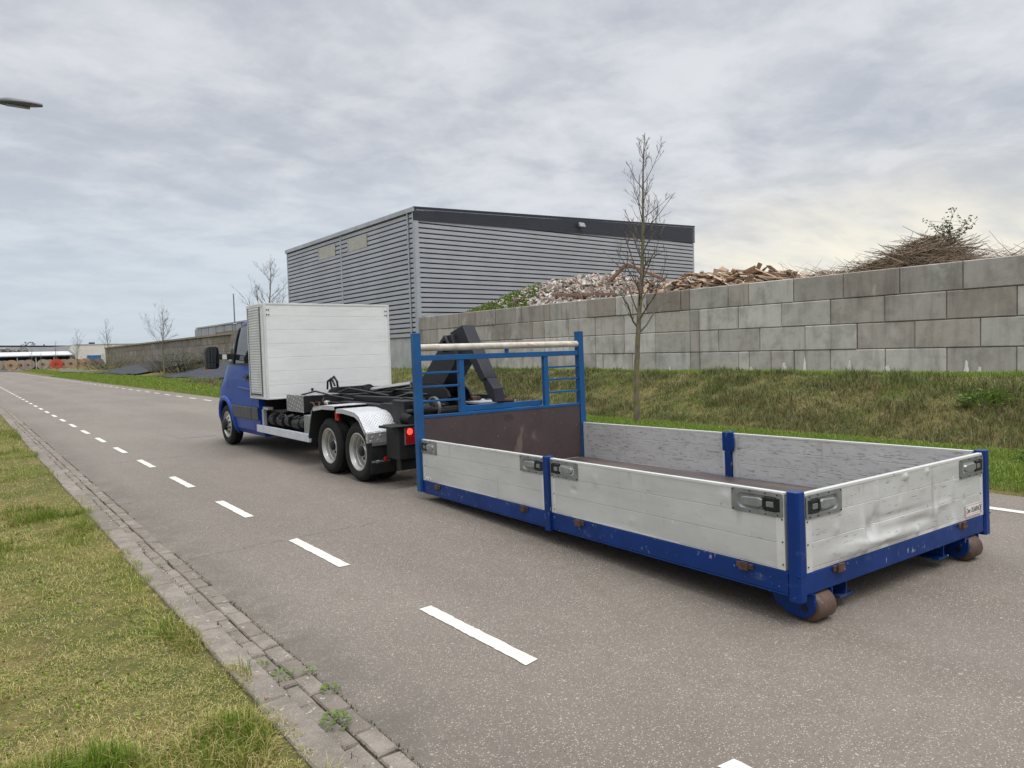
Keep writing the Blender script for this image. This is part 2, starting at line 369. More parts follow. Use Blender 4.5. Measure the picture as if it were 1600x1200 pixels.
def crack(y0, slope, x0, x1, wd, amp=.10):
    yy = t.math('ADD', t.math('MULTIPLY', s[0], slope), y0)
    wob = t.math('MULTIPLY', t.math('SUBTRACT', t.noise(P, 3.5, 8, .7), .5), amp*4)
    d = t.math('ABSOLUTE', t.math('ADD', t.math('SUBTRACT', s[1], yy), wob))
    return t.math('MULTIPLY', t.ramp(d, wd, wd*.3), t.math('MULTIPLY', t.ramp(s[0], x0, x0+.05), t.ramp(s[0], x1, x1-.4)))
for ck in ((5.6, .03, 1.2, 3.1, .010), (11.9, -.05, 1.4, 3.0, .02), (21, .02, 1.5, 6.0, .03), (30, .0, 3.5, 7.9, .035)):
    c = t.mix(t.math('MULTIPLY', crack(*ck), .7), c, (.045, .042, .04))
trk = t.math('ADD', t.ramp(t.math('ABSOLUTE', t.math('SUBTRACT', s[0], 3.9)), .5, .1), t.ramp(t.math('ABSOLUTE', t.math('SUBTRACT', s[0], 5.6)), .5, .1)); c = t.mix(t.math('MULTIPLY', trk, .12), c, (.26, .235, .205))
c = t.mix(t.math('MULTIPLY', t.math('MULTIPLY', t.ramp(s[0], 1.75, 1.28), t.ramp(t.noise(P, 3, 6, .7), .35, .6)), .55), c, (.085, .078, .062))
oil = t.ramp(t.noise(P, 1.7, 4, .5), .66, .74); c = t.mix(t.math('MULTIPLY', oil, .22), c, (.07, .065, .06))
t.l.new(c, b.inputs['Base Color']); t.l.new(t.ramp(med, 0, 1, .82, .68), b.inputs['Roughness']); b.inputs['Specular IOR Level'].default_value = .35
bn = t.node('ShaderNodeBump', {'Height': t.math('ADD', v1.outputs['Distance'], t.math('MULTIPLY', t.noise(P, 160, 3, .6), .6)), 'Strength': .55, 'Distance': .005}); t.l.new(bn.outputs[0], b.inputs['Normal'])
MT['asphalt'] = m
ry = list(np.arange(-30, 60, 1.5))+list(np.arange(60, 230, 5))+[240]
def strip(xa, xb, z, y0=-30, y1=240, ext=None, jag=None):
    mb = MB(); Y = [y0]+[q for q in ry if y0 < q < y1]+[y1]
    vs = []; fs = []
    for i, y in enumerate(Y):
        vs += [(xa+off(y), y, z), (xb+off(y)+(jag(y) if jag else 0), y, z)]
        if i: fs.append((2*i-2, 2*i-1, 2*i+1, 2*i))
    mb.add(vs, fs); return mb
tag(strip(1.245, 7.78, 0.0, jag=lambda y: .05*math.sin(y*1.7)+.04*math.sin(y*4.1)).build('road', MT['asphalt'], fix=False), kind='structure')
# far end of the road: a crossing side road where it bends
tag(MB().box((-60, 150, -.1), (8.9+off(150), 158, .006)).build('side_road', MT['asphalt']), kind='structure')
tag(MB().box((12.5, 118, .02), (21, 120.5, .30), Matrix.Rotation(R(3), 3, 'Y')).build('concrete_path', pm('path_conc', (.36, .34, .30), (.30, .28, .25), 3, .8)), kind='structure')

# kerb slabs and gutter bricks, one band each, every stone a little askew
m, t, b = new_mat('kerb_stone')
P = t.node('ShaderNodeNewGeometry').outputs['Position']; at = t.node('ShaderNodeAttribute', attribute_name='tint').outputs['Fac']
c = t.mix(at, (.185, .155, .128), (.265, .230, .195)); c = t.mix(t.math('MULTIPLY', t.ramp(t.noise(P, 7, 7, .7), .35, .62), .6), c, (.125, .112, .09))
c = t.mix(t.ramp(t.noise(t.mapping(P, loc=(4, 4, 4)), 26, 4, .6), .64, .70), c, (.40, .39, .36))
c = t.mix(t.math('MULTIPLY', t.ramp(t.noise(t.mapping(P, loc=(9, 1, 4)), 5, 6, .7), .58, .72), .6), c, (.13, .135, .07))
c = t.mix(t.ramp(t.noise(P, 140, 3, .6), .55, .75), c, (.38, .35, .32))
t.l.new(c, b.inputs['Base Color']); b.inputs['Roughness'].default_value = .88; b.inputs['Specular IOR Level'].default_value = .2
bn = t.node('ShaderNodeBump', {'Height': t.noise(P, 45, 6, .7), 'Strength': .7, 'Distance': .012}); t.l.new(bn.outputs[0], b.inputs['Normal'])
MT['kerb'] = m
def stones(name, x0, x1, length, ztop, z0, gap, y0, y1, rnd, phase=0):
    """row of slightly irregular rounded stones"""
    V = []; F = []; A = []; y = y0+phase; rs = random.Random(name)
    while y < y1:
        L = length*(1 if y < 40 else 3)*rs.uniform(.97, 1.03); g_ = gap*rs.uniform(.6, 1.6); c_ = .006
        o = off(y); dx = rs.gauss(0, rnd); dz = rs.gauss(0, rnd*.6); tl = rs.gauss(0, rnd*.5); tn = rs.random()
        xa, xb, ya, yb, zt = x0+o+dx, x1+o+dx, y+g_, y+L, ztop+dz; n = len(V)
        for (ins, z) in ((0, z0), (0, zt-.008), (c_, zt)):
            V += [(xa+ins, ya+ins, z-tl), (xb-ins, ya+ins, z+tl), (xb-ins, yb-ins, z+tl), (xa+ins, yb-ins, z-tl)]
        A += [tn]*12
        for r_ in (0, 4):
            for j in range(4): F.append((n+r_+j, n+r_+(j+1) % 4, n+r_+4+(j+1) % 4, n+r_+4+j))
        F.append((n+8, n+9, n+10, n+11)); y += L
    return fast_mesh(name, np.array(V), np.array(F), MT['kerb'], {'tint': np.array(A)})
tag(stones('kerb', .925, 1.058, 1.0, .045, -.1, .008, -3, 200, .004), kind='structure')
tag(stones('brick_gutter', 1.066, 1.150, .21, .010, -.1, .012, -3, 200, .003), kind='structure')
tag(stones('brick_gutter_outer', 1.157, 1.247, .21, .008, -.1, .013, -3, 200, .003, .1), kind='structure').name = 'brick_gutter.001'
tag(strip(.92, 1.26, -.012).build('gutter_soil', pm('soil', (.05, .045, .03), (.07, .075, .035), 9, .95, bump=(40, .6)), fix=False), kind='structure')

# painted dashes, worn at the edges
m, t, b = new_mat('road_paint')
P = t.node('ShaderNodeNewGeometry').outputs['Position']
wn = t.ramp(t.noise(P, 42, 7, .8), .52, .60); c = t.mix(t.ramp(t.noise(P, 4, 4, .6), .3, .7), (.64, .62, .55), (.56, .54, .475))
c = t.mix(t.math('MULTIPLY', wn, .45), c, (.28, .26, .24)); t.l.new(c, b.inputs['Base Color']); b.inputs['Roughness'].default_value = .7
bn = t.node('ShaderNodeBump', {'Height': t.noise(P, 150, 3, .6), 'Strength': .4, 'Distance': .003}); t.l.new(bn.outputs[0], b.inputs['Normal'])
MT['paint'] = m
def dashes(base, phase, wd):
    mb = MB(); rs = random.Random(base); k = 0; y = phase-2.075*6
    while y < 140:
        y0, y1 = y, y+.99; o0, o1 = off(y0)+base, off(y1)+base; n = 30
        L = []; Rr = []
        for i in range(n+1):
            f = i/n; yy = y0+(y1-y0)*f; oo = o0+(o1-o0)*f
            L.append((oo-wd/2+rs.uniform(-.004, .003), yy+(rs.uniform(-.01, .01) if i in (0, n) else 0), .004)); Rr.append((oo+wd/2+rs.uniform(-.004, .003), yy+(rs.uniform(-.01, .01) if i in (0, n) else 0), .004))
        mb.add(L+Rr, [(i, n+1+i, n+2+i, i+1) for i in range(n)]); y += 2.075
    return mb
tag(dashes(2.095, .50, .082).build('road_marking', MT['paint'], fix=False), kind='structure')
tag(dashes(7.03, 1.42, .10).build('road_marking', MT['paint'], fix=False), kind='structure')
tag(MB().box((3.35, 14.35, -.02), (4.0, 15.0, .004)).build('manhole_cover', pm('iron', (.13, .115, .10), (.17, .15, .13), 20, .6, bump=(60, .5))), 'square iron manhole cover set flush in the road ahead of the truck', 'manhole cover')

# ------------------------------------------------------------ grass
def grass_mat(name, g1, g2, straw1, straw2):
    m, t, b = new_mat(name)
    at = t.node('ShaderNodeAttribute', attribute_name='tint').outputs['Fac']; rn = t.node('ShaderNodeAttribute', attribute_name='rnd').outputs['Fac']
    g = t.mix(rn, g1, g2); st_ = t.mix(rn, straw1, straw2); c = t.mix(at, g, st_)
    t.l.new(c, b.inputs['Base Color']); b.inputs['Roughness'].default_value = .6; b.inputs['Specular IOR Level'].default_value = .25
    b.inputs['Subsurface Weight'].default_value = 0
    tr = t.node('ShaderNodeBsdfTranslucent', {'Color': c}); mx = t.node('ShaderNodeMixShader', {0: .25, 1: b.outputs[0], 2: tr.outputs[0]})
    t.l.new(mx.outputs[0], t.n['Material Output'].inputs['Surface']); return m
MT['grass'] = grass_mat('grass_blades', (.090, .160, .009), (.250, .330, .032), (.34, .24, .085), (.72, .59, .31))
def blades(name, X, Y, H, Wd, tint, rn, flat, mat, lean=None):
    n = len(X); Z = ground_h(X, Y)-.005; Z = np.where((X-off(Y) > .92) & (X-off(Y) < 1.065), .043, Z)
    a = RNG.uniform(0, 2*np.pi, n); dx = np.cos(a); dy = np.sin(a); px = -dy; py = dx
    bend = H*(flat)  # horizontal reach
    up = H*np.sqrt(np.clip(1-flat**2, .05, 1))
    b0 = np.stack([X, Y, Z], 1)
    side = np.stack([px, py, np.zeros(n)], 1)*(Wd[:, None]/2)
    mid = b0+np.stack([dx*bend*.35, dy*bend*.35, up*.62], 1); tip = b0+np.stack([dx*bend, dy*bend, up*(1-.35*flat)], 1)
    V = np.stack([b0-side, b0+side, mid-side*.8, mid+side*.8, tip], 1).reshape(-1, 3)
    i = np.arange(n)[:, None]*5
    F = np.concatenate([i+np.array([[0, 1, 3]]), i+np.array([[0, 3, 2]]), i+np.array([[2, 3, 4]])], 0)
    return fast_mesh(name, V, F, mat, {'tint': np.repeat(tint, 5), 'rnd': np.repeat(rn, 5)}, parent=None)
def scatter(n, x0, x1, y0, y1, pw=1.0):
    u = RNG.random(n); y = y0+(y1-y0)*u**pw; return x0+(x1-x0)*RNG.random(n)+0*y, y
def left_grass():
    parts = []
    for n, x0, x1, y0, y1 in ((150000, -1.3, 1.02, .9, 4.2), (120000, -1.6, 1.01, 4.2, 9), (80000, -2.5, .96, 9, 20), (40000, -3, .96, 20, 45), (20000, -9, -1.3, 1, 30)):
        X, Y = scatter(n, x0, x1, y0, y1); X = X+off(Y); parts.append((X, Y, np.full(n, {.9: 1., 4.2: 1.1, 9: 1.5, 20: 2.4, 1: 3}[y0])))
    X = np.concatenate([p[0] for p in parts]); Y = np.concatenate([p[1] for p in parts]); S = np.concatenate([p[2] for p in parts])
    green = smooth(.47, .60, fbm(X, Y, 1.3, 11)+.05*smooth(4, 2, Y)); lush = np.clip(smooth(.57, .70, fbm(X, Y, .7, 21))+smooth(1.1, .7, np.hypot((X-.76)/.20, (Y-2.75)/.32)+.5*fbm(X, Y, .12, 2))+.8*smooth(1.1, .7, np.hypot((X-.88)/.12, (Y-4.0)/.4)+.5*fbm(X, Y, .12, 2)), 0, 1)
    edge = .950+off(Y)+.17*(fbm(X*0, Y, .55, 5)-.5)+.08*(hash2(X*0, Y, .07, 15)-.5)
    keep = X < edge
    keep &= RNG.random(len(X)) < np.clip(1.1-.75*smooth(.09, 0, edge-X), 0, 1)
    X, Y, S, green, lush = X[keep], Y[keep], S[keep], green[keep], lush[keep]; n = len(X)
    H = (.016+.020*green+.060*lush)*RNG.uniform(.4, 1.5, n)*(.55+.9*hash2(X, Y, .06, 91))*np.sqrt(S)
    bare = (fbm(X, Y, .35, 61) > .66) & (RNG.random(n) < .8); H = np.where(bare, H*.35, H)
    isstraw = RNG.random(n) > np.clip(.36+.46*green+.35*lush, 0, .96)
    tint = np.where(isstraw, RNG.uniform(.55, 1, n), RNG.uniform(0, .35, n)*(1-lush*.8))
    flat = np.where(isstraw, RNG.uniform(.6, .97, n), RNG.uniform(.15, .85, n))
    Wd = RNG.uniform(.0018, .0034, n)*S
    return blades('grass', X, Y, H*np.where(isstraw, 1.5, 1), Wd, tint, np.clip(RNG.random(n)*.8-.45*lush+.15, 0, 1), flat, MT['grass'])
tag(left_grass(), 'patchy mown grass with dry straw beside the kerb on the left', 'grass', kind='stuff')
def right_grass():
    out = []
    for n, x0, x1, y0, y1, s_ in ((120000, 7.80, 11.6, -1, 12, 1.6), (70000, 7.8, 11.6, 12, 35, 2.8), (36000, 7.8, 13.5, 35, 95, 5.5), (130000, 11, 17.2, -1, 22, 2.2), (34000, 11, 20.9, 15, 40, 3.6), (30000, 16, 20.95, -2, 20, 2.6), (14000, 9, 13, 95, 190, 10)):
        X, Y = scatter(n, x0, x1, y0, y1); X = X+off(Y); out.append((X, Y, np.full(n, s_)))
    X = np.concatenate([p[0] for p in out]); Y = np.concatenate([p[1] for p in out]); S = np.concatenate([p[2] for p in out])
    keep = ~((X > 14.2) & (Y > 48) & (Y < 110))
    xr = X-off(Y)
    keep &= xr > 7.80+.10*(fbm(X*0, Y, .5, 8)-.3)
    X, Y, S, xr = X[keep], Y[keep], S[keep], xr[keep]; n = len(X)
    bank = smooth(10.9, 11.3, xr)*smooth(15.2, 14.5, xr)*smooth(60, 40, Y)
    dry = bank*smooth(.30, .46, fbm(X, Y, 1.6, 31))*smooth(14.7, 13.9, xr)
    H = (.055+.05*fbm(X, Y, 1.2, 41)+.17*bank*smooth(.35, .62, fbm(X, Y, .55, 51)))*RNG.uniform(.5, 1.35, n)*np.clip(np.sqrt(S/2), 1, 1.7)
    straw = RNG.random(n) < (.06+.68*dry+.12*smooth(10.2, 11, xr)*smooth(11.8, 11, xr))
    tint = np.where(straw, RNG.uniform(.45, .9, n), RNG.uniform(0, .2, n)+.18*bank); flat = np.where(straw, RNG.uniform(.5, .95, n), np.where(bank > .5, RNG.uniform(.4, .95, n), RNG.uniform(.1, .8, n)))
    wd_ = RNG.uniform(.003, .0055, n)*S; rr_ = RNG.random(n); q = bank > .5
    tag(blades('bank_grass', X[q], Y[q], H[q], wd_[q], tint[q], rr_[q], flat[q], MT['grass_bank']), 'rough brown dead grass and brambles on the steep bank below the block wall', 'rough grass', kind='stuff')
    q = ~q; return blades('grass', X[q], Y[q], H[q], wd_[q], tint[q], rr_[q], flat[q], MT['grass_far'])
MT['grass_bank'] = grass_mat('grass_bank', (.038, .082, .010), (.125, .190, .028), (.095, .070, .036), (.33, .265, .155))
MT['grass_far'] = grass_mat('grass_verge', (.085, .165, .010), (.22, .32, .035), (.20, .155, .075), (.40, .33, .19))
tag(right_grass(), 'bright green grass strip between the road and the bank', 'grass', kind='stuff')

n = 16000; X, Y = scatter(n, -1.2, .92, 1.0, 14, 1.4); kp = fbm(X, Y, .45, 131) > .60; X, Y = X[kp], Y[kp]; n = len(X); X = X+off(Y)
tag(blades('clover', X, Y, RNG.uniform(.012, .034, n), RNG.uniform(.006, .013, n)*(1+Y/10), RNG.uniform(0, .1, n), RNG.random(n)*.8, RNG.uniform(.5, .95, n), MT['grass']), 'low broad leaved clover and weeds patching the left verge', 'clover', kind='stuff')
MT['dead_leaf'] = pm('dead_leaf', (.16, .09, .045), (.28, .19, .10), 30, .8)
n = 240; X, Y = scatter(n, -.5, 1.26, 1.2, 12, 1.3); X = X+off(Y); V = []; F = []
for x, y in zip(X, Y):
    z = (.05 if x-off(y) < 1.06 else .016)+RNG.uniform(0, .012); a = RNG.uniform(0, 6.28); L = RNG.uniform(.008, .022); k = len(V); c_, s_ = math.cos(a)*L, math.sin(a)*L
    V += [(x-c_, y-s_, z), (x+s_*.5, y-c_*.5, z+.004), (x+c_, y+s_, z+RNG.uniform(0, .008)), (x-s_*.5, y+c_*.5, z+.003)]; F.append((k, k+1, k+2, k+3))
tag(fast_mesh('dead_leaves', np.array(V), np.array(F), MT['dead_leaf']), 'small dead brown leaves scattered over the verge and gutter', 'leaves', kind='stuff')

# leafy plants
MT['leaf'] = grass_mat('leaf', (.055, .13, .012), (.15, .26, .035), (.2, .2, .07), (.3, .26, .12))
MT['leaf_dark'] = grass_mat('leaf_dark', (.018, .035, .009), (.05, .075, .018), (.06, .055, .03), (.12, .10, .06))
def leafy(name, c, rad, hgt, n, leaf, mat, seed=0, up=.5, parent=None):
    g = np.random.default_rng(seed); V = []; F = []; A = []; Rn = []
    r_ = rad*np.sqrt(g.random(n)); a = g.uniform(0, 2*np.pi, n); z = hgt*g.random(n)**.8*(1-.6*(r_/rad)**2)
    for i in range(n):
        p = Vector((c[0]+r_[i]*math.cos(a[i]), c[1]+r_[i]*math.sin(a[i]), c[2]+z[i]+.004)); d = Vector((math.cos(a[i])+g.normal(0, .5), math.sin(a[i])+g.normal(0, .5), up*g.uniform(.2, 1.6))).normalized()
        L = leaf*g.uniform(.5, 1.2); s_ = d.cross(Vector((0, 0, 1))).normalized()*L*.28; b_ = len(V)
        V += [p, p+d*L*.5+s_, p+d*L-Vector((0, 0, L*.25)), p+d*L*.5-s_]; F.append((b_, b_+1, b_+2, b_+3)); A += [g.uniform(0, .3)]*4; Rn += [g.random()]*4
    return fast_mesh(name, np.array([tuple(v) for v in V]), np.array(F), mat, {'tint': np.array(A), 'rnd': np.array(Rn)}, parent=parent)
for i, (x, y, r_, h_, n, lb) in enumerate([(1.13, 2.66, .055, .05, 60, 'feathery green weed growing out of the gutter bricks nearest the camera'),
        (1.11, 3.22, .06, .03, 34, 'flat rosette weed in the gutter joint beyond the nearest one'), (1.085, 3.40, .03, .03, 16, 'tiny weed against the kerb edge beside the flat rosette'),
        (1.235, 3.18, .03, .02, 16, 'small sprig of weed at the edge of the asphalt by the bricks'), (1.24, 2.95, .035, .015, 20, 'dark low sprig at the asphalt edge nearer than the small one'), (1.07, 5.55, .035, .02, 16, 'short moss tuft in the broken kerb joint further along')]):
    tag(leafy('gutter_weed', (x+off(y), y, .01), r_, h_, n*2, .020, MT['leaf'], i), lb, 'weed', 'weeds growing in the gutter')
# moss and soil tufts along the brick edges (uncountable)
n = 9000; Y = RNG.uniform(1.2, 22, n); lane = RNG.choice([1.062, 1.153, 1.25], n, p=[.25, .25, .5]); kp = fbm(lane*3, Y, .5, 77) > .5
Y = Y[kp]; lane = lane[kp]; n = len(Y); X = lane+off(Y)+RNG.normal(0, .007, n)
_gh = ground_h; ground_h = lambda x, y: np.zeros(len(x))+.003
tag(blades('gutter_moss', X, Y, RNG.uniform(.006, .022, n), RNG.uniform(.002, .005, n), RNG.uniform(0, .8, n), RNG.random(n)*.3, RNG.uniform(.2, .9, n), MT['leaf_dark']), 'moss and short grass in the joints of the gutter bricks', 'moss', kind='stuff')
ground_h = _gh
def gz(x, y): return float(ground_h(np.array([x]), np.array([y]))[0])
for i, (y, r_, h_) in enumerate([(17.2, .35, .22), (15.9, .25, .18), (12.6, .22, .2), (12.0, .16, .24), (10.7, .28, .2), (19.6, .3, .25)]):
    tag(leafy('wall_weed', (20.75, y, gz(20.75, y)-.02), r_, h_, 120, .09, MT['leaf'], 50+i), ['low spreading weed at the wall foot left of the bare tree', 'narrow weed at the wall foot just right of the low spreading one', 'bushy weed at the wall foot under the white streaks', 'taller thin weed at the wall foot beside the bushy one', 'round weed at the wall foot furthest right', 'leafy weed at the wall foot seen between the tree twigs'][i], 'weed', 'weeds along the wall foot')
tag(leafy('dock_plant', (13.3, 4.3, gz(13.3, 4.3)-.05), .34, .30, 150, .16, MT['leaf'], 70, .8), 'broad leaved dock plant growing in the rough bank at the right', 'plant')
tag(leafy('nettle_clump', (9.9, 2.6, gz(9.9, 2.6)-.03), .25, .28, 300, .08, MT['leaf'], 71, .8), 'dark nettle clump in the verge right of the container', 'plant')

# ------------------------------------------------------------ block wall
def concrete_mat(name, ca, cb, streak=.38):
    m, t, b = new_mat(name)
    P = t.node('ShaderNodeTexCoord').outputs['Object']; at = t.node('ShaderNodeAttribute', attribute_name='tint').outputs['Fac']; a2 = t.node('ShaderNodeAttribute', attribute_name='rnd').outputs['Fac']
    c = t.mix(at, ca, cb); c = t.mix(t.math('MULTIPLY', a2, .5), c, tuple(x*y for x, y in zip(ca, (1.12, .95, .82))))
    c = t.mix(t.math('MULTIPLY', t.ramp(t.noise(P, 1.6, 6, .65), .42, .68), .38), c, tuple(x*.62 for x in ca))
    sv = t.ramp(t.noise(t.mapping(P, (1, 3, .4)), 1.3, 5, .6), .46, .75); c = t.mix(t.math('MULTIPLY', sv, streak), c, tuple(x*.45 for x in ca))
    wv = t.ramp(t.noise(t.mapping(P, (1, 1.2, .9), loc=(3, 8, 1)), 1.1, 6, .6, .6), .56, .72); c = t.mix(t.math('MULTIPLY', wv, .5), c, (.52, .51, .48))
    c = t.mix(t.math('MULTIPLY', t.ramp(t.noise(P, 14, 6, .7), .58, .72), .4), c, tuple(x*.55 for x in ca))
    t.l.new(c, b.inputs['Base Color']); b.inputs['Roughness'].default_value = .88; b.inputs['Specular IOR Level'].default_value = .2
    bn = t.node('ShaderNodeBump', {'Height': t.noise(P, 9, 7, .7), 'Strength': .35, 'Distance': .02}); t.l.new(bn.outputs[0], b.inputs['Normal']); return m
MT['block'] = concrete_mat('block_concrete', (.235, .212, .190), (.60, .585, .54))
MT['block_old'] = concrete_mat('block_old', (.185, .165, .135), (.30, .275, .235), .7)
def block_wall(name, x, thick, y0, y1, z0, rows, h, seed, mat, ztop_extra=0, widths=(1.6,), pieces=(.8, .4)):
    rs = random.Random(seed); V = []; F = []; A = []; Bn = []; Dk = []
    for r_ in range(rows):
        y = y0+(0 if r_ % 2 else -.8); zb = z0+r_*h
        while y < y1:
            L = rs.choice(widths)
            if r_ % 2 and rs.random() < .28: L = rs.choice(pieces)
            if rs.random() < .08: L = rs.choice(pieces)
            ya, yb = max(y, y0), min(y+L, y1)
            if yb-ya < .1: y += L; continue
            g_ = .008; dx = rs.gauss(0, .012); tn = min(1, max(0, rs.gauss((.85, .85, .80, .62, .34)[min(r_, 4)], .20))); rr = max(0, rs.gauss(.3, .4)); c_ = .022
            xa = x+dx; xb = x+thick; za, zt = zb+.004, zb+h-.010; n = len(V)
            fr = [(ya+g_+c_, za+c_), (yb-g_-c_, za+c_), (yb-g_-c_, zt-c_), (ya+g_+c_, zt-c_)]; ou = [(ya+g_, za), (yb-g_, za), (yb-g_, zt), (ya+g_, zt)]
            V += [(xa, p[0], p[1]) for p in fr]+[(xa+c_, p[0], p[1]) for p in ou]+[(xb, p[0], p[1]) for p in ou]
            A += [tn]*12; Bn += [min(1, rr)]*12
            F.append((n+3, n+2, n+1, n))
            for q in (0, 4):
                for j in range(4): F.append((n+q+j, n+q+(j+1) % 4, n+q+4+(j+1) % 4, n+q+4+j))
            F.append((n+8, n+9, n+10, n+11)); y += L
    root = empty(name, (0, 0, 0))
    o = fast_mesh('blocks', np.array(V), np.array(F), mat, {'tint': np.array(A), 'rnd': np.array(Bn)}, parent=root)
    MB().box((x+.05, y0+.05, z0-.3), (x+thick-.05, y1-.05, z0+rows*h-.06)).build('joint_core', pm('joint', (.05, .047, .04), (.07, .065, .055), 4, .95), root)
    return root
wl = block_wall('block_wall', 21.0, .8, -9.5, 34.8, -.30, 5, .76, 5, MT['block'])
tag(wl, 'long wall of stacked grey concrete blocks on top of the grass bank', 'wall')
# lime runs below some joints (real stain shapes)
m, t, b = new_mat('lime')
P = t.node('ShaderNodeTexCoord').outputs['Object']
t.l.new(t.mix(t.ramp(t.noise(t.mapping(P, (1, 3, 1)), 3, 5, .6), .3, .7), (.80, .80, .80), (.62, .62, .60)), b.inputs['Base Color']); b.inputs['Roughness'].default_value = .8
MT['lime'] = m
rs = random.Random(3); mb = MB()
for y in (13.6, 12.4, 11.7, 10.3, 9.2, 7.2, 6.9, 15.2, 17.0, 19.3):
    z = rs.uniform(.6, 1.05); ww = rs.uniform(.07, .20); n = 7; vs = []
    L = [(20.955, y-ww*(.3+.7*i/n)*rs.uniform(.5, 1.1), z-(z-.38)*i/n) for i in range(n+1)]; Q = [(20.955, y+ww*(.3+.7*i/n)*rs.uniform(.5, 1.1), z-(z-.38)*i/n) for i in range(n+1)]
    mb.add(L+Q, [(i, i+1, n+2+i, n+1+i) for i in range(n)])
mb.build('lime_stain', MT['lime'], wl)
wf = block_wall('block_wall', 21.0, .8, 69, 138, .5, 4, .8, 9, MT['block_old'], widths=(.8, .8, 1.6), pieces=(.8, .4))
MB().box((20.85, 69, 3.71), (21.9, 138, 3.90)).build('coping', pm('cope', (.22, .18, .13), (.30, .26, .20), 2, .9, bump=(8, .5)), wf)
MB().prism([(69, 3.9), (69, 4.1), (74, 4.05), (74, 3.9)], 'x', 21.0, 21.8).build('end_block', MT['block_old'], wf)
tag(wf, 'brown weathered concrete block wall with a stained coping in the distance beyond the truck', 'wall')
# black sheeting weighted on the slope below the far wall
MT['sheet'] = pm('sheeting', (.030, .033, .038), (.055, .058, .065), 1.2, .8, spec=.2, bump=(2.5, .8), bdist=.08)
for (ya, yb, xa, lb) in ((49, 66, 13.6, 'black plastic sheeting on the slope between the truck mirror and the brambles'), (78, 104, 14.2, 'far black plastic sheeting on the slope left of the brambles')):
    mb = MB()
    def fn(u, v, ya=ya, yb=yb, xa=xa):
        y = ya+(yb-ya)*u; x = xa+(20.95-xa)*v+.25*math.sin(y*.8)*(1-v); return (x, y, gz(x, y)+.09+.03*math.sin(y*2.1+v*4)+.25*v)
    mb.grid(fn, 40, 12); o = mb.build('ground_sheet', MT['sheet'], smooth=60, fix=False)
    sm = o.modifiers.new('thick', 'SOLIDIFY'); sm.thickness = .02
    tag(o, lb, 'tarpaulin', 'black sheeting below the far wall')

# ------------------------------------------------------------ bare trees
m, t, b = new_mat('bark_lichen')
P = t.node('ShaderNodeTexCoord').outputs['Object']
c = t.mix(t.ramp(t.noise(t.mapping(P, (1, 1, .4)), 14, 5, .65), .38, .62), (.115, .09, .06), (.20, .175, .12)); c = t.mix(t.ramp(t.noise(P, 5, 5, .6), .47, .62), c, (.15, .14, .04))
t.l.new(c, b.inputs['Base Color']); b.inputs['Roughness'].default_value = .9
bn = t.node('ShaderNodeBump', {'Height': t.noise(P, 40, 5, .7), 'Strength': .6, 'Distance': .01}); t.l.new(bn.outputs[0], b.inputs['Normal']); MT['bark'] = m
MT['twig'] = pm('twig', (.085, .07, .055), (.13, .105, .075), 6, .9)
def tree(x, y, h, seed, label, lean=(0, 0), crown0=.3, nlimb=26, spread=.32, thick=.06, twigs=1.0, group='young bare trees along the road verge'):
    rs = random.Random(seed); z0 = gz(x, y)-.05
    root = empty('bare_tree', (x, y, z0)); tag(root, label, 'tree', group)
    n = 16; tr = []; rd = []
    for i in range(n+1):
        f = i/n; tr.append(Vector((lean[0]*f*f*h+.020*h*math.sin(f*6+seed)*f, lean[1]*f*f*h+.010*h*math.sin(f*6.3+seed*2)*f, h*f*.97))); rd.append(max(.006, thick*(1-f)**.85*(1-.0*f)+.004))
    T = MB().tube(tr, rd, 9); T.tube([(0, 0, -.05), (0, 0, .12)], [thick*1.5, thick*1.02], 9); T.build('trunk', MT['bark'], root, smooth=60)
    C = MB()
    def at(f):
        k = min(int(f*n), n-1); return tr[k].lerp(tr[k+1], f*n-k)
    def branch(p, d, L, r_, lvl):
        k = 6 if lvl < 2 else 4; pts = [p]; q = p.copy(); dd = d.copy()
        for i in range(k):
            dd = (dd+Vector((rs.gauss(0, .17), rs.gauss(0, .17), rs.gauss(.09 if lvl < 2 else .12, .10)))).normalized(); q = q+dd*L/k; pts.append(q.copy())
        C.tube(pts, [max(.0028, r_*(1-.85*i/k)) for i in range(k+1)], 5 if lvl == 0 else 3, caps=False)
        if lvl >= 2: return
        for j in range(int((7 if lvl == 0 else 3)*twigs)+(1 if rs.random() < .5 else 0)):
            f = rs.uniform(.18, .97); i = min(int(f*k), k-1); b_ = pts[i].lerp(pts[i+1], f*k-i); ax = (pts[i+1]-pts[i]).normalized()
            sd_ = ax.orthogonal().normalized(); sd_ = Matrix.Rotation(rs.uniform(0, 6.28), 3, ax) @ sd_
            branch(b_, (ax*.75+sd_*rs.uniform(.45, .85)+Vector((0, 0, .2))).normalized(), L*rs.uniform(.25, .5)*(1.1-f*.4), r_*.5, lvl+1)
    for i in range(nlimb):
        f = crown0+(1-crown0-.02)*(i+.5*rs.random())/nlimb; a = i*2.4+rs.uniform(-.5, .5); L = h*spread*(1-.72*((f-crown0)/(1-crown0))**1.1)*rs.uniform(.45, 1.25)
        elev = rs.uniform(.75, 1.5)
        branch(at(f), Vector((math.cos(a)+.25, math.sin(a)-.15, elev)).normalized(), L, max(.006, thick*.42*(1-f)+.004), 0)
    C.build('crown', MT['twig'], root, smooth=70, fix=False)
    return root
tree(10.38, 9.24, 5.75, 17, 'slender bare tree with yellow lichen on its trunk standing behind the container', (.055, -.03), .31, 30, .245, .060, .85)
tree(11.84, 33, 6.5, 15, 'bare tree whose crown rises above the white box body of the truck', (0, 0), .35, 22, .34, .07, 1.0)
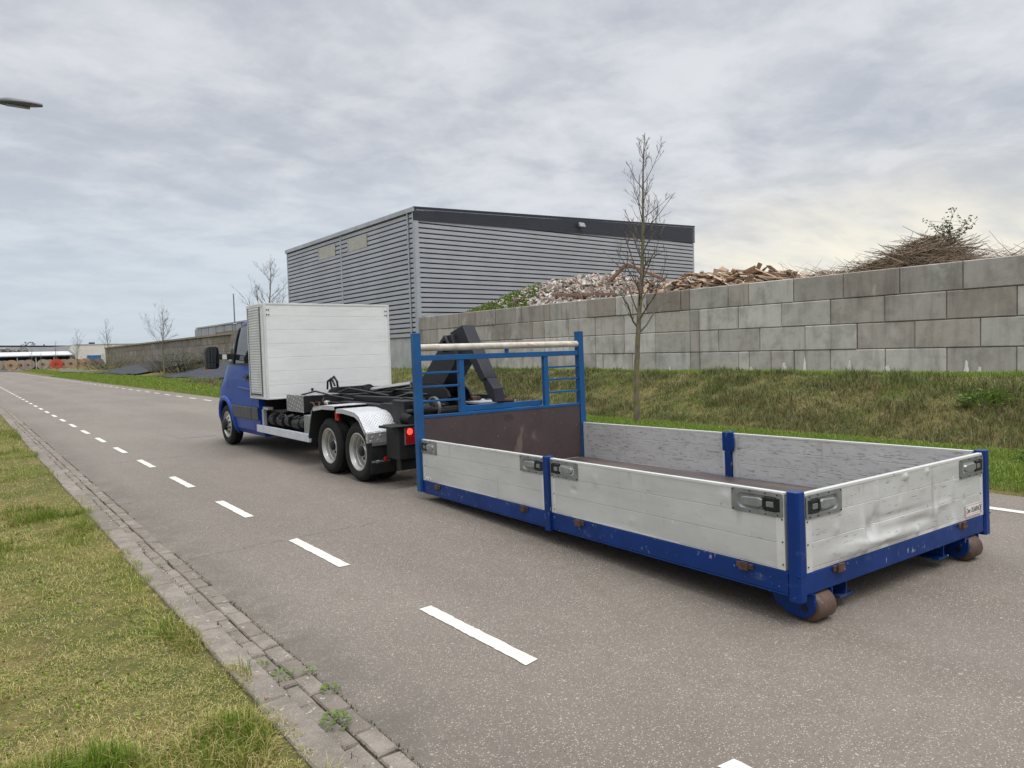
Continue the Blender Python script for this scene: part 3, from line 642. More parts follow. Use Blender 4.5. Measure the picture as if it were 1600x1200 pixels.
tree(12.5, 57.3, 5.3, 22, 'bare tree with a wide fan of twigs in front of the far block wall', (0, 0), .42, 24, .42, .055, 1.0)
tree(14.75, 95, 6.5, 31, 'bare tree at the far left end of the brown block wall', (0, 0), .38, 20, .32, .07, .8)
tree(15.9, 130, 6.8, 41, 'bare tree in front of the cream coloured building', (0, 0), .35, 18, .32, .08, .7)
tree(15.6, 155, 5.7, 51, 'small bare tree in front of the orange cable drum', (0, 0), .35, 14, .3, .07, .6)
tree(12.97, 170, 5.2, 61, 'small bare tree furthest left before the cable drums', (0, 0), .35, 14, .3, .07, .6)
tree(14.7, 172, 4.0, 71, 'smallest bare tree between two pale cable drums', (0, 0), .35, 10, .3, .06, .5)

# scrub on the slope
def scrub(x, y, rad, hgt, seed, label, n=900, twn=80):
    rs = random.Random(seed); z0 = gz(x, y); root = empty('bramble_bush', (x, y, z0)); tag(root, label, 'bush', 'brambles on the far slope')
    mb = MB()
    for _ in range(twn):
        a = rs.uniform(0, 6.28); r_ = rad*rs.random(); L = hgt*rs.uniform(.6, 1.3); d = Vector((math.cos(a), math.sin(a), rs.uniform(.4, 1.6))).normalized(); p = Vector((r_*math.cos(a), r_*math.sin(a)*1.8, 0))
        mb.tube([p, p+d*L*.6, p+d*L+Vector((.2*math.cos(a), .2*math.sin(a), -.1))], [.02, .013, .006], 3, False)
    mb.build('stems', MT['twig'], root, fix=False)
    leafy('leaves', (0, 0, 0), rad, hgt, n, .15, MT['leaf_dark'], seed, .6, root).scale = (1, 1.5, 1)
    return root
scrub(16.4, 69, 2.4, 1.9, 1, 'large dark bramble bush against the far wall behind the bare tree', 2600, 260)
scrub(17.5, 112, 3.0, 2.4, 2, 'bramble bush at the left end of the far wall near the grey drum', 1500, 150)
scrub(14.8, 44.0, .9, .7, 3, 'low scrub on the slope just left of the truck mirror', 500, 60)

# ------------------------------------------------------------ warehouse
MT['cladding'] = pm('cladding', (.42, .43, .465), (.38, .39, .425), .5, .38, metal=.25, rvar=.05)
MT['fascia'] = pm('fascia', (.030, .034, .050), (.038, .042, .058), 1, .4)
MT['trim_grey'] = pm('trim_grey', (.40, .42, .46), (.35, .37, .40), 1, .4, metal=.2)
MT['louvre'] = pm('louvre', (.46, .45, .40), (.42, .41, .37), 2, .5)
MT['plinth'] = pm('plinth', (.42, .43, .42), (.34, .35, .34), 1.2, .85, bump=(6, .2))
whs = empty('warehouse', (21, 34.9, 0)); tag(whs, 'grey corrugated metal warehouse with a dark fascia and sloping roof behind the wall', 'warehouse')
X1, Y1 = 25.05, 19.1        # far extents in warehouse coordinates
def rib_profile(z0, z1, pitch=.28, depth=.085):
    P_ = []; z = z0
    while z < z1:
        for dz, d in ((0, 0), (.195, 0), (.21, depth), (.255, depth), (.279, 0)):
            if z+dz <= z1: P_.append((z+dz, d))
        z += pitch
    P_.append((z1, 0)); return P_
# depth is inward: the sheet sits 60 mm proud, the groove recedes
pr = rib_profile(2.42, 8.95)
def clad(along0, along1, face):
    vs = []; fs = []
    for i, (z, d) in enumerate(pr):
        a = -.085+d
        p = ((a, along0, z), (a, along1, z)) if face == 'x' else ((along0, a, z), (along1, a, z))
        vs += p
        if i: fs.append((2*i-2, 2*i-1, 2*i+1, 2*i) if face == 'x' else (2*i-2, 2*i, 2*i+1, 2*i-1))
    return MB().add(vs, fs)
def roof_z(x): return 9.62+1.05*x/25.05
pr = rib_profile(2.42, 9.55); clad(.12, Y1, 'x').build('side_cladding', MT['cladding'], whs, fix=False)
pr = rib_profile(2.42, 9.50); clad(.12, X1, 'y').build('front_cladding', MT['cladding'], whs, fix=False)
MB().prism([(0, .0), (X1, 0), (X1, roof_z(X1)-.06), (0, 9.5)], 'y', 0, Y1).build('wall_core', pm('core', (.06, .062, .07), (.07, .07, .08), 1, .8), whs)
MB().box((-.04, -.04, 0), (.0, Y1, 2.36)).box((0, -.04, 0), (X1, -.002, 2.36)).build('plinth', MT['plinth'], whs)
MB().box((-.08, -.08, 2.36), (-.0, Y1, 2.42)).box((0, -.08, 2.36), (X1, -.0, 2.42)).build('drip_flashing', pm('flash', (.05, .055, .08), (.06, .065, .09), 1, .5), whs)
# fascia along the front, deeper towards the high end
fm = MB()
zs = 16
for i in range(zs):
    f0, f1 = i/zs, (i+.78)/zs
    def zz(x, f): lo, hi = 8.92+.50*x/25.05, roof_z(x); return lo+(hi-lo)*f
    vs = [(-.12, -.13, zz(0, f0)), (X1+.1, -.13, zz(X1, f0)), (X1+.1, -.13, zz(X1, f1)), (-.12, -.13, zz(0, f1)), (-.12, -.10, zz(0, f1)), (X1+.1, -.10, zz(X1, f1)), (X1+.1, -.10, zz(X1, (i+1)/zs)), (-.12, -.10, zz(0, (i+1)/zs))]
    fm.add(vs, [(0, 1, 2, 3), (3, 2, 5, 4), (4, 5, 6, 7)])
fm.add([(-.12, -.06, 8.92), (X1+.1, -.06, 9.42), (X1+.1, -.13, 9.42), (-.12, -.13, 8.92)], [(0, 1, 2, 3)])
fm.add([(-.12, -.13, 8.92), (-.12, -.13, 9.62), (-.12, .0, 9.62), (-.12, .0, 8.92)], [(0, 1, 2, 3)])
fm.build('fascia', MT['fascia'], whs, fix=False)
MB().add([(-.14, -.15, roof_z(0)), (X1+.12, -.15, roof_z(X1)), (X1+.12, .2, roof_z(X1)), (-.14, .2, roof_z(0)), (-.14, -.15, roof_z(0)+.07), (X1+.12, -.15, roof_z(X1)+.07), (X1+.12, .2, roof_z(X1)+.07), (-.14, .2, roof_z(0)+.07)],
         [(0, 3, 2, 1), (4, 5, 6, 7), (0, 1, 5, 4), (1, 2, 6, 5), (2, 3, 7, 6), (3, 0, 4, 7)]).build('roof_edge', MT['fascia'], whs)
MB().add([(-.05, 0.2, 9.55), (X1, .2, roof_z(X1)-.03), (X1, Y1, roof_z(X1)-.03), (-.05, Y1, 9.55)], [(0, 1, 2, 3)]).build('roof', pm('roof', (.2, .21, .22), (.25, .26, .27), 1, .6), whs)
MB().prism([(-.20, 9.42), (-.20, 9.66), (-.17, 9.70), (.02, 9.70), (.02, 9.42)], 'y', -.13, Y1+.1).build('gutter', MT['trim_grey'], whs)
MB().box((-.12, -.12, 2.36), (.14, -.08, 8.92)).box((-.12, -.08, 2.36), (-.08, .14, 9.42)).build('corner_trim', MT['trim_grey'], whs)
MB().tube([(-.13, .62, 9.42), (-.13, .62, .3)], .055, 10).build('downpipe', MT['trim_grey'], whs, smooth=60)
MB().box((-.10, 9.45, 2.42), (-.06, 9.62, 9.42)).build('joint_trim', MT['trim_grey'], whs)
MB().box((-.10, Y1-.12, 2.36), (-.0, Y1+.03, 9.42)).build('corner_trim', MT['trim_grey'], whs)
MB().box((X1-.1, -.09, 2.36), (X1+.03, 0, 9.36)).build('corner_trim', MT['trim_grey'], whs)
for (ya, yb) in ((5.75, 8.4), (10.4, 13.1)):
    mb = MB(); mb.box((-.10, ya, 8.20), (-.07, yb, 9.02)); fr_ = mb.build('louvre', MT['louvre'], whs)
    mb = MB()
    for k in range(11): mb.box((-.108, ya+.05, 8.235+k*.070), (-.10, yb-.05, 8.297+k*.070))
    for k in range(2): mb.box((-.125, ya+(yb-ya)*k-.03, 8.2), (-.10, ya+(yb-ya)*k+.03, 9.02))
    mb.build('slats', MT['louvre'], fr_)
fl = MB().box((12.45, -.42, 9.55), (12.95, -.34, 9.88), Matrix.Rotation(R(-28), 3, 'X')).bar((12.7, -.36, 9.7), (12.7, -.12, 9.75), .06, .06).box((12.6, -.16, 9.6), (12.8, -.13, 9.9)).build('floodlight', pm('flood', (.28, .29, .30), (.22, .23, .24), 3, .5), whs, bevel=.01)

# ------------------------------------------------------------ heaps behind the wall
def heap_mat(name, stops):
    m, t, b = new_mat(name); at = t.node('ShaderNodeAttribute', attribute_name='tint').outputs['Fac']; P = t.node('ShaderNodeNewGeometry').outputs['Position']
    r = t.node('ShaderNodeValToRGB', {0: at}); r.color_ramp.interpolation = 'CONSTANT'
    while len(r.color_ramp.elements) < len(stops): r.color_ramp.elements.new(.5)
    for e, (p, c) in zip(r.color_ramp.elements, stops): e.position = p; e.color = (*c, 1)
    c = t.mix(t.math('MULTIPLY', t.ramp(t.noise(P, 7, 5, .65), .4, .7), .35), r.outputs[0], (.10, .085, .07)); t.l.new(c, b.inputs['Base Color']); b.inputs['Roughness'].default_value = .9; return m
MT['rubble'] = heap_mat('rubble', [(0, (.40, .33, .28)), (.18, (.50, .45, .40)), (.38, (.30, .24, .21)), (.52, (.60, .56, .51)), (.74, (.36, .22, .17)), (.79, (.24, .23, .21)), (.90, (.45, .36, .29))])
MT['timber'] = heap_mat('timber', [(0, (.46, .34, .235)), (.2, (.30, .21, .145)), (.38, (.56, .45, .33)), (.58, (.15, .115, .09)), (.66, (.40, .28, .19)), (.86, (.07, .08, .065)), (.9, (.60, .52, .42))])
CUBE = np.array([(-1,-1,-1),(1,-1,-1),(1,1,-1),(-1,1,-1),(-1,-1,1),(1,-1,1),(1,1,1),(-1,1,1)], float)*.5
CF = np.array([(0,3,2,1),(4,5,6,7),(0,1,5,4),(1,2,6,5),(2,3,7,6),(3,0,4,7)])
def rots(n, g, flat=0):
    ax = g.normal(0, 1, (n, 3)); ax /= np.linalg.norm(ax, axis=1)[:, None]; an = g.uniform(0, np.pi, n)
    if flat:
        yaw = g.uniform(0, np.pi, n); tilt = g.normal(0, flat, n); roll = g.normal(0, .5, n)
        cy, sy, ct, st_, cr, sr = np.cos(yaw), np.sin(yaw), np.cos(tilt), np.sin(tilt), np.cos(roll), np.sin(roll)
        Z = np.zeros(n); O = np.ones(n)
        Rz = np.stack([cy, -sy, Z, sy, cy, Z, Z, Z, O], 1).reshape(n, 3, 3); Ry = np.stack([ct, Z, -st_, Z, O, Z, st_, Z, ct], 1).reshape(n, 3, 3); Rx = np.stack([O, Z, Z, Z, cr, -sr, Z, sr, cr], 1).reshape(n, 3, 3)
        return Rz @ Ry @ Rx
    K = np.zeros((n, 3, 3)); K[:, 0, 1] = -ax[:, 2]; K[:, 0, 2] = ax[:, 1]; K[:, 1, 0] = ax[:, 2]; K[:, 1, 2] = -ax[:, 0]; K[:, 2, 0] = -ax[:, 1]; K[:, 2, 1] = ax[:, 0]
    return np.eye(3)[None]+np.sin(an)[:, None, None]*K+(1-np.cos(an))[:, None, None]*(K @ K)
def chunks(name, C, S, Rm, mat, g, jit=.18, tint=None):
    n = len(C); v = (CUBE[None]+g.uniform(-jit, jit, (n, 8, 3)))*S[:, None, :]; v = np.einsum('nij,nkj->nki', Rm, v)+C[:, None, :]
    F = (np.arange(n)[:, None, None]*8+CF[None]).reshape(-1, 4); tn = g.random(n) if tint is None else tint
    return fast_mesh(name, v.reshape(-1, 3), F, mat, {'tint': np.repeat(tn, 8)})
PY = np.array([5., 6.4, 7.6, 8.2, 9.1, 9.7, 10.6, 11.4, 13.0, 14.5, 16.4, 17.4, 18.6, 19.5, 20.8, 22.2, 24.5, 26.5, 28, 29.8, 32, 34.5]); PZ = np.array([3.4, 3.5, 3.62, 3.95, 4.52, 4.24, 3.84, 3.62, 3.66, 4.00, 4.15, 4.22, 4.05, 3.95, 4.25, 4.62, 4.72, 4.72, 4.6, 4.35, 3.85, 3.3])
def heap_z(x, y, k=1.0):
    top = np.interp(y, PY, PZ)
    f = np.clip((x-21.8)/2.0, 0, 1); edge = 3.05
    return np.where(x < 23.8, edge+(top-edge)*np.sin(f*np.pi/2), top-(x-23.8)*.75)
g = np.random.default_rng(5)
def zone(n, y0, y1): return g.uniform(21.75, 25.6, n), g.uniform(y0, y1, n)
# mound under everything
mb = MB(); mb.grid(lambda u, v: (21.82+v*8, 4.5+u*30, max(.2, float(heap_z(np.array(21.82+v*8), np.array(4.5+u*30)))-.12)), 60, 24)
tag(mb.build('spoil_mound', pm('spoil', (.12, .10, .08), (.19, .165, .135), 3, .95, bump=(8, .8), bdist=.05), fix=False), 'long earth and rubble mound piled behind the block wall', 'mound', kind='stuff')
n = 5200; X, Y = zone(n, 19.3, 34); Zz = heap_z(X, Y)+g.uniform(-.12, .06, n); sz = np.stack([g.uniform(.12, .50, n), g.uniform(.08, .20, n), g.uniform(.03, .10, n)], 1)
kp = ~((Y > 27.5+g.normal(0, 1.2, n)) & (g.random(n) < .72)); sc_ = np.where(Y > 28, .7, 1.)[:, None]
tag(chunks('rubble_heap', np.stack([X, Y, Zz], 1)[kp], (sz*sc_)[kp], rots(n, g)[kp], MT['rubble'], g), 'heap of pale broken brick and concrete rubble above the wall', 'rubble', kind='stuff')
n = 9000; X, Y = zone(n, 26.2, 34.6); Y = np.clip(Y, 26, 34.6)
kp = fbm(X, Y, 1.2, 3)+.05*(Y-29.5) > .42; X, Y = X[kp], Y[kp]; n = len(X)
_gh = ground_h; ground_h = lambda x, y: heap_z(x, y)-.03
tag(blades('heap_weeds', X, Y, g.uniform(.12, .38, n), g.uniform(.03, .07, n), g.uniform(0, .35, n), g.random(n), g.uniform(.1, .8, n), MT['leaf']), 'green weeds growing over the left end of the rubble heap', 'weeds', kind='stuff')
ground_h = _gh
def timber_heap(y0, y1, n, label, lift, big=1.0, tint=None):
    X, Y = zone(n, y0, y1); e = np.sin(np.clip((Y-y0)/(y1-y0), 0, 1)*np.pi)**.6; Zz = heap_z(X, Y)+g.uniform(-.25, lift, n)*e
    sz = np.stack([g.uniform(.3, 1.2, n)*big, g.uniform(.07, .30, n), g.uniform(.015, .06, n)], 1)
    tag(chunks('timber_heap', np.stack([X, Y, Zz], 1), sz, rots(n, g, .28), MT['timber'], g, .06, tint), label, 'timber heap', kind='stuff')
timber_heap(15.9, 20.4, 560, 'heap of splintered scrap timber above the wall right of the tree', .16)
timber_heap(11.9, 16.2, 420, 'heap of dark thin planks beside the branch pile', .16, 1.3, g.choice([.25, .6, .7, .86, .45, .05], 420, p=[.25, .2, .2, .15, .1, .1]))
n = 12; X = g.uniform(22.3, 23.6, n); Y = g.uniform(15.8, 20, n); tg = chunks('broken_boards', np.stack([X, Y, heap_z(X, Y)+.05], 1), np.stack([g.uniform(.5, 1.1, n), g.uniform(.3, .6, n), g.uniform(.03, .12, n)], 1), rots(n, g, .3), MT['timber'], g, .05)
tag(tg, 'wide broken boards lying on the scrap timber', 'boards', kind='stuff')
# the two big beams leaning together, and one lying flat
def beam(p, q, wd, label):
    p = Vector(p); q = Vector(q); mb = MB().bar(p-(p+q)/2, q-(p+q)/2, wd, wd); mt = pm('beam_wood', (.26, .155, .105), (.17, .10, .07), 8, .85, bump=(20, .5))
    o = mb.build('timber_beam', mt, bevel=.01); o.location = (p+q)/2; tag(o, label, 'beam', 'loose beams on the rubble heap')
beam((23.0, 22.9, 3.75), (22.9, 20.8, 5.02), .13, 'brown beam leaning up from the rubble to the left of its apex')
beam((22.9, 20.75, 5.0), (22.8, 18.7, 4.15), .13, 'brown beam sloping down to the right from the apex behind the tree')
beam((22.2, 24.8, 4.0), (22.3, 20.9, 3.72), .13, 'pale beam lying flat on the rubble just above the wall top')
# branch heap
MT['brush'] = heap_mat('brush', [(0, (.20, .135, .085)), (.25, (.14, .095, .065)), (.5, (.28, .20, .13)), (.72, (.085, .06, .045)), (.85, (.34, .26, .17))])
def sticks(n, fn, name, mat, rad, nseg=3):
    V = []; F = []; A = []
    for i in range(n):
        p, d, L, r_ = fn(i); pts = [Vector(p)]; dd = Vector(d).normalized()
        for k in range(nseg): dd = (dd+Vector((random.gauss(0, .16), random.gauss(0, .16), random.gauss(0, .12)))).normalized(); pts.append(pts[-1]+dd*L/nseg)
        b_ = len(V); tn = random.random(); u = dd.orthogonal().normalized(); v = dd.cross(u)
        for k, q in enumerate(pts):
            rr = r_*(1-.6*k/nseg)
            for j in range(3): a = 2.094*j; V.append(tuple(q+(u*math.cos(a)+v*math.sin(a))*rr)); A.append(tn)
        for k in range(nseg):
            for j in range(3): F.append((b_+k*3+j, b_+k*3+(j+1) % 3, b_+k*3+3+(j+1) % 3, b_+k*3+3+j))
    return fast_mesh(name, np.array(V), np.array(F), mat, {'tint': np.array(A)})
def limb(i):
    y = random.triangular(7.9, 12.6, 9.4); x = random.uniform(22.2, 24); z = float(heap_z(np.array(x), np.array(y)))-.02
    return (x, y, z), (random.gauss(0, .5), random.choice([-1, 1]), random.gauss(.02, .22)), random.uniform(.5, 1.3), random.uniform(.016, .034)
tag(sticks(110, limb, 'thick_branches', MT['bark'], .02, 5), 'thicker bare limbs tangled into the branch heap', 'branches', kind='stuff')
BH = [(random.uniform(8.1, 12.2), random.uniform(22.2, 24.8), random.gauss(0, .5), random.gauss(.05, .22), random.choice([-1, 1])) for _ in range(70)]
def brush(i):
    if i % 3 == 0:
        y, x, a, e, s_ = BH[i % 70]; y += random.gauss(0, .22); x += random.gauss(0, .2); z = float(heap_z(np.array(x), np.array(y)))+random.uniform(-.15, .16)
        return (x, y, z), (a+random.gauss(0, .2), s_, e+random.gauss(0, .15)), random.uniform(.3, 1.05), random.uniform(.005, .017)
    y = random.triangular(7.6, 13.0, 9.3) if i % 5 else random.uniform(8.0, 10.6); x = random.uniform(22, 25); z = float(heap_z(np.array(x), np.array(y)))+random.uniform(-.25, .12)
    a = random.gauss(-.1, .5); s_ = random.choice([-1, 1]); return (x, y, z), (random.gauss(0, .5), s_*math.cos(a), random.gauss(.06, .22)), random.uniform(.25, .95), random.uniform(.004, .015)
tag(sticks(4200, brush, 'branch_heap', MT['brush'], .02), 'tall heap of cut brown branches on top of the wall at right', 'branch heap', kind='stuff')
def loose(i):
    y = random.choice([random.uniform(4.6, 7.4), random.uniform(4.8, 7.0), random.uniform(11.4, 13.8)]); return (random.uniform(22, 24), y, 3.5), (random.gauss(0, .3), random.choice([-1, 1])*random.uniform(.5, 1), random.uniform(.05, .55)), random.uniform(.5, 1.3), random.uniform(.006, .012)
tag(sticks(260, loose, 'brushwood', MT['brush'], .01), 'thin loose twigs straggling along the wall top beside the branch heap', 'brushwood', kind='stuff')
sh = empty('shrub', (23.3, 8.42, 4.2)); tag(sh, 'small leafy shrub sticking up out of the branch heap', 'shrub')
mb = MB(); tips = []; rs = random.Random(8)
for i in range(13):
    a = rs.uniform(0, 6.28); p = Vector((0, 0, 0)); d = Vector((math.cos(a)*.35, math.sin(a)*.62, 1)).normalized(); L = rs.uniform(.6, 1.15); pts = [p]
    for k in range(5): d = (d+Vector((rs.gauss(0, .16), rs.gauss(0, .2), .02))).normalized(); pts.append(pts[-1]+d*L/5); tips.append(pts[-1])
    mb.tube(pts, [.014, .012, .010, .008, .006, .004], 4, False)
    for _ in range(3):
        q = pts[rs.randint(2, 4)]; e = q+Vector((rs.gauss(0, .12), rs.gauss(0, .2), rs.uniform(.05, .22))); mb.tube([q, e], [.006, .003], 3, False); tips.append(e)
mb.build('stems', MT['twig'], sh, fix=False)
V = []; F = []; A = []; Rn = []
for tpt in tips:
    for _ in range(4):
        if rs.random() < .4: continue
        c_ = tpt+Vector((rs.gauss(0, .045), rs.gauss(0, .05), rs.gauss(0, .04))); u = Vector((rs.gauss(0, 1), rs.gauss(0, 1), rs.gauss(0, 1))).normalized()*.045; v = u.orthogonal().normalized()*.03; k = len(V)
        V += [tuple(c_-u), tuple(c_+v), tuple(c_+u), tuple(c_-v)]; F.append((k, k+1, k+2, k+3)); A += [.1]*4; Rn += [rs.random()]*4
fast_mesh('leaves', np.array(V), np.array(F), MT['leaf_dark'], {'tint': np.array(A), 'rnd': np.array(Rn)}, parent=sh)

# ------------------------------------------------------------ distance: yard, halls, drums, mast
MT['hall_white'] = pm('hall_white', (.62, .60, .54), (.56, .54, .49), .3, .6)
MT['hall_grey'] = pm('hall_grey', (.40, .41, .41), (.34, .35, .36), .3, .5)
MT['roof_pale'] = pm('roof_pale', (.56, .57, .58), (.50, .51, .52), .3, .5)
MT['dark_blue'] = pm('dark_blue', (.02, .028, .06), (.015, .02, .04), .3, .7)
hb = empty('storage_hall', (0, 205, 0)); tag(hb, 'long low open storage shed with a pale roof behind the cable drums', 'shed')
MB().add([(-60, 0, 3.45), (24.2, 0, 3.5), (24.2, 9, 4.45), (-60, 9, 4.45), (-60, 0, 3.2), (24.2, 0, 3.3)], [(0, 1, 2, 3), (0, 4, 5, 1)]).build('roof', MT['roof_pale'], hb, fix=False)
MB().box((-60, 6, 0), (24.2, 9, 3.5)).build('back_wall', MT['dark_blue'], hb)
for k in range(14): MB().box((23.9-k*3.7-.1, .2, 0), (23.9-k*3.7+.12, .5, 3.3)).build('post', MT['hall_grey'], hb)
mb = MB(); mb.box((-60, -.1, 3.08), (24.2, .05, 3.3)).build('fascia', MT['dark_blue'], hb)
g1_ = empty('grey_hall', (0, 230, 0)); tag(g1_, 'wide grey industrial hall with a flat roof behind the open shed', 'building')
MB().add([(-80, 0, 0), (27, 0, 0), (27, 0, 6.2), (22, 0, 5.9), (12, 0, 6.1), (-80, 0, 8.2), (-80, 30, 0), (27, 30, 0), (27, 30, 6.2), (-80, 30, 8.2)], [(0, 1, 2, 3, 4, 5), (1, 7, 8, 2), (6, 0, 5, 9), (2, 8, 9, 5)]).build('wall', MT['hall_grey'], g1_)
MB().box((-80, -.3, 5.5), (12, .0, 5.8)).build('roof_edge', MT['roof_pale'], g1_)
wb = empty('cream_building', (24.6, 203, 0)); tag(wb, 'cream flat roofed building with a blue shutter at the end of the far wall', 'building')
MB().box((0, 0, 0), (22, 14, 5.75)).build('wall', MT['hall_white'], wb)
MB().box((-.1, -.1, 5.75), (22.1, 14.1, 5.95)).build('roof_edge', MT['hall_grey'], wb)
MB().box((2.3, -.12, 0), (5.3, -.02, 3.15)).build('roller_door', pm('door_blue', (.02, .13, .35), (.02, .11, .3), 1, .5), wb)
MB().box((3.2, 2, 5.95), (4.4, 3, 6.4)).build('roof_unit', MT['dark_blue'], wb)
gh = empty('grey_building', (24, 66, 0)); tag(gh, 'flat roofed grey building edge showing above the far block wall', 'building')
MB().box((0, 0, 0), (14, 26, 5.15)).build('wall', MT['hall_grey'], gh)
mb = MB()
for k in range(9): mb.box((-.06, k*3+.1, 4.2), (-.01, k*3+2.9, 5.1))
mb.build('panel', pm('panelgrey', (.34, .35, .36), (.3, .31, .32), .5, .5), gh)
MB().box((-.15, -.1, 5.15), (14.1, 26.1, 5.3)).build('roof_edge', MT['hall_grey'], gh)
# trees far behind the halls
for i, (x, y, r_, h_, lb) in enumerate([(20, 270, 3.4, 8.2, 'dark round tree crown showing above the grey hall roof'), (24, 275, 2.6, 7.2, 'lower dark tree crown right of the round one above the hall roof')]):
    tag(leafy('distant_tree', (x, y, h_*.3), r_, h_*.72, 900, .9, MT['leaf_dark'], 90+i), lb, 'tree')
for i, (x, h_) in enumerate(((11.4, 1.3), (13.2, 1.1), (14.9, 1.7))):
    tag(leafy('roof_shrub', (x, 215+i, 4.0), 1.0, h_*1.1, 240, .4, MT['leaf_dark'], 95+i), ['leftmost bare shrub', 'middle low shrub', 'tallest shrub'][i]+' seen between the shed roof and the grey hall', 'shrub', 'shrubs behind the shed roof')
MT['drum_wood'] = [pm('drum_%d' % i, c, tuple(k*.75 for k in c), 3, .8, spots=[(tuple(k*.5 for k in c), 2, .6)]) for i, c in enumerate([(.30, .27, .22), (.46, .30, .16), (.34, .26, .22), (.40, .33, .24), (.55, .075, .03), (.42, .28, .15), (.43, .27, .16), (.20, .19, .19)])]
MT['cable'] = pm('cable', (.03, .022, .024), (.09, .04, .035), 2, .6)
def drum(x, y, r_, mi, label, az, z0=.2, wd=1.35):
    root = empty('cable_drum', (x, y, z0), az); tag(root, label, 'cable drum', 'wooden cable drums in the far yard')
    for k, yy in enumerate((0, wd)):
        fl = MB().lathe([(yy-.06, .12), (yy-.06, r_), (yy+.06, r_), (yy+.06, .12)], (0, 0, r_), 'y', 40).build('flange', MT['drum_wood'][mi], root, smooth=40)
        if k == 0:
            mb = MB()
            for j in range(12):
                a = j*math.pi/6; mb.box((-.028, -.095, .28), (.028, -.06, r_-.12), Matrix.Rotation(a, 3, 'Y'), (0, -.08, 0))
            mb.lathe([(-.085, r_*.30), (-.10, r_*.30), (-.10, r_*.36), (-.085, r_*.36)], (0, 0, 0), 'y', 24)
            mb.v = [(p[0], p[1], p[2]+r_) for p in mb.v]; mb.build('batten', MT['drum_wood'][(mi*3+1) % 4 if mi != 4 else 4], fl)
            MB().lathe([(-.11, .01), (-.11, .16), (-.06, .16)], (0, 0, r_), 'y', 16).build('hub', MT['dark_liner'] if mi in (4, 5) else MT['rust'], fl)
    MB().lathe([(.06, .3), (.06, r_*.84), (wd-.06, r_*.84), (wd-.06, .3)], (0, 0, r_), 'y', 32).build('cable_winding', MT['cable'] if mi != 4 else MT['drum_wood'][6], root, smooth=40)
dl = ['grey wooden cable drum cut by the left edge of the photo', 'yellowish wooden cable drum second from the left', 'pinkish brown cable drum left of the pale spoked one', 'pale spoked cable drum just left of the orange drum', 'bright orange cable drum in the row', 'tan cable drum just right of the orange drum', 'tan cable drum with a reddish centre near the cream building', 'dark grey cable drum at the right end by the brambles']
for i, px in enumerate((7, 25, 47.7, 67, 85.6, 105.7, 126.6, 144.5)):
    X = 7.76+(px-7)*.1328; drum(X+0.0, 181+.0*i, 1.08, i, dl[i], R(-12))
for i, k in enumerate((1, 2, 4, 5, 6, 7)):
    drum(7.76+((7, 25, 47.7, 67, 85.6, 105.7, 126.6, 144.5)[k]-17)*.1328+.3, 184.5, 1.05, (2, 3, 6, 2, 5, 7)[i], ['brown drum half hidden behind the yellowish one', 'brown drum behind the pinkish one', 'red drum half hidden behind the orange one', 'brown drum behind the tan one right of the orange drum', 'reddish drum behind the tan drum with the reddish centre', 'brown drum behind the dark grey end drum'][i], R(-14))
tag(MB().box((4, 176, -.2), (32, 200, .2)).build('yard_slab', pm('yard', (.16, .15, .13), (.2, .19, .17), .6, .9)), kind='structure')
ms = empty('mast', (12.40, 40, 0)); tag(ms, 'thin grey metal mast rising behind the truck cab', 'mast')
MB().tube([(0, 0, gz(12.4, 40)-.1), (0, 0, 5.0)], [.05, .03], 10).build('pole', MT['galv'], ms, smooth=60)
MB().box((-.06, -.1, 2.92), (.06, .1, 3.1)).tube([(-.09, 0, 3.35), (.09, 0, 3.35)], .05, 8).build('bracket', MT['galv'], ms)

# street lamp standing left of the frame, its head reaching over the kerb
lp = empty('street_lamp', (-.75, 14.6, 0)); tag(lp, 'grey LED street lamp head on an arm reaching in at the upper left', 'street lamp')
MT['lamp_body'] = pm('lamp_body', (.10, .105, .115), (.13, .135, .14), 3, .45)
MB().tube([(0, 0, -.1), (0, 0, 5.6)], [.07, .045], 12).build('pole', MT['galv'], lp, smooth=60)
MB().tube([(0, 0, 5.55), (.3, -.07, 5.78), (1.62, -.37, 5.74)], .03, 10).build('arm', MT['galv'], lp, smooth=60)
def lampfn(u, v):
    x = 1.55+u*.64; wv = .115*(1-abs(2*u-1)**3*.75); a = v*2*math.pi; hh = .085*(1-.6*u**2)*(1 if math.sin(a) > 0 else .55)
    return (x, -.355-.2*(x-1.55)*1.17+wv*math.cos(a), 5.745-.03*(1-u)*0+hh*math.sin(a)*(.4+.6*math.sin(min(u*3, 1)*1.57)))
mb = MB(); mb.grid(lampfn, 18, 20); hd = mb.build('lamp_head', MT['lamp_body'], lp, smooth=50, fix=False)
MB().box((1.70, -.47, 5.690), (2.02, -.38, 5.705)).build('led_panel', pm('led', (.16, .16, .16), (.12, .12, .12), 10, .3), hd)

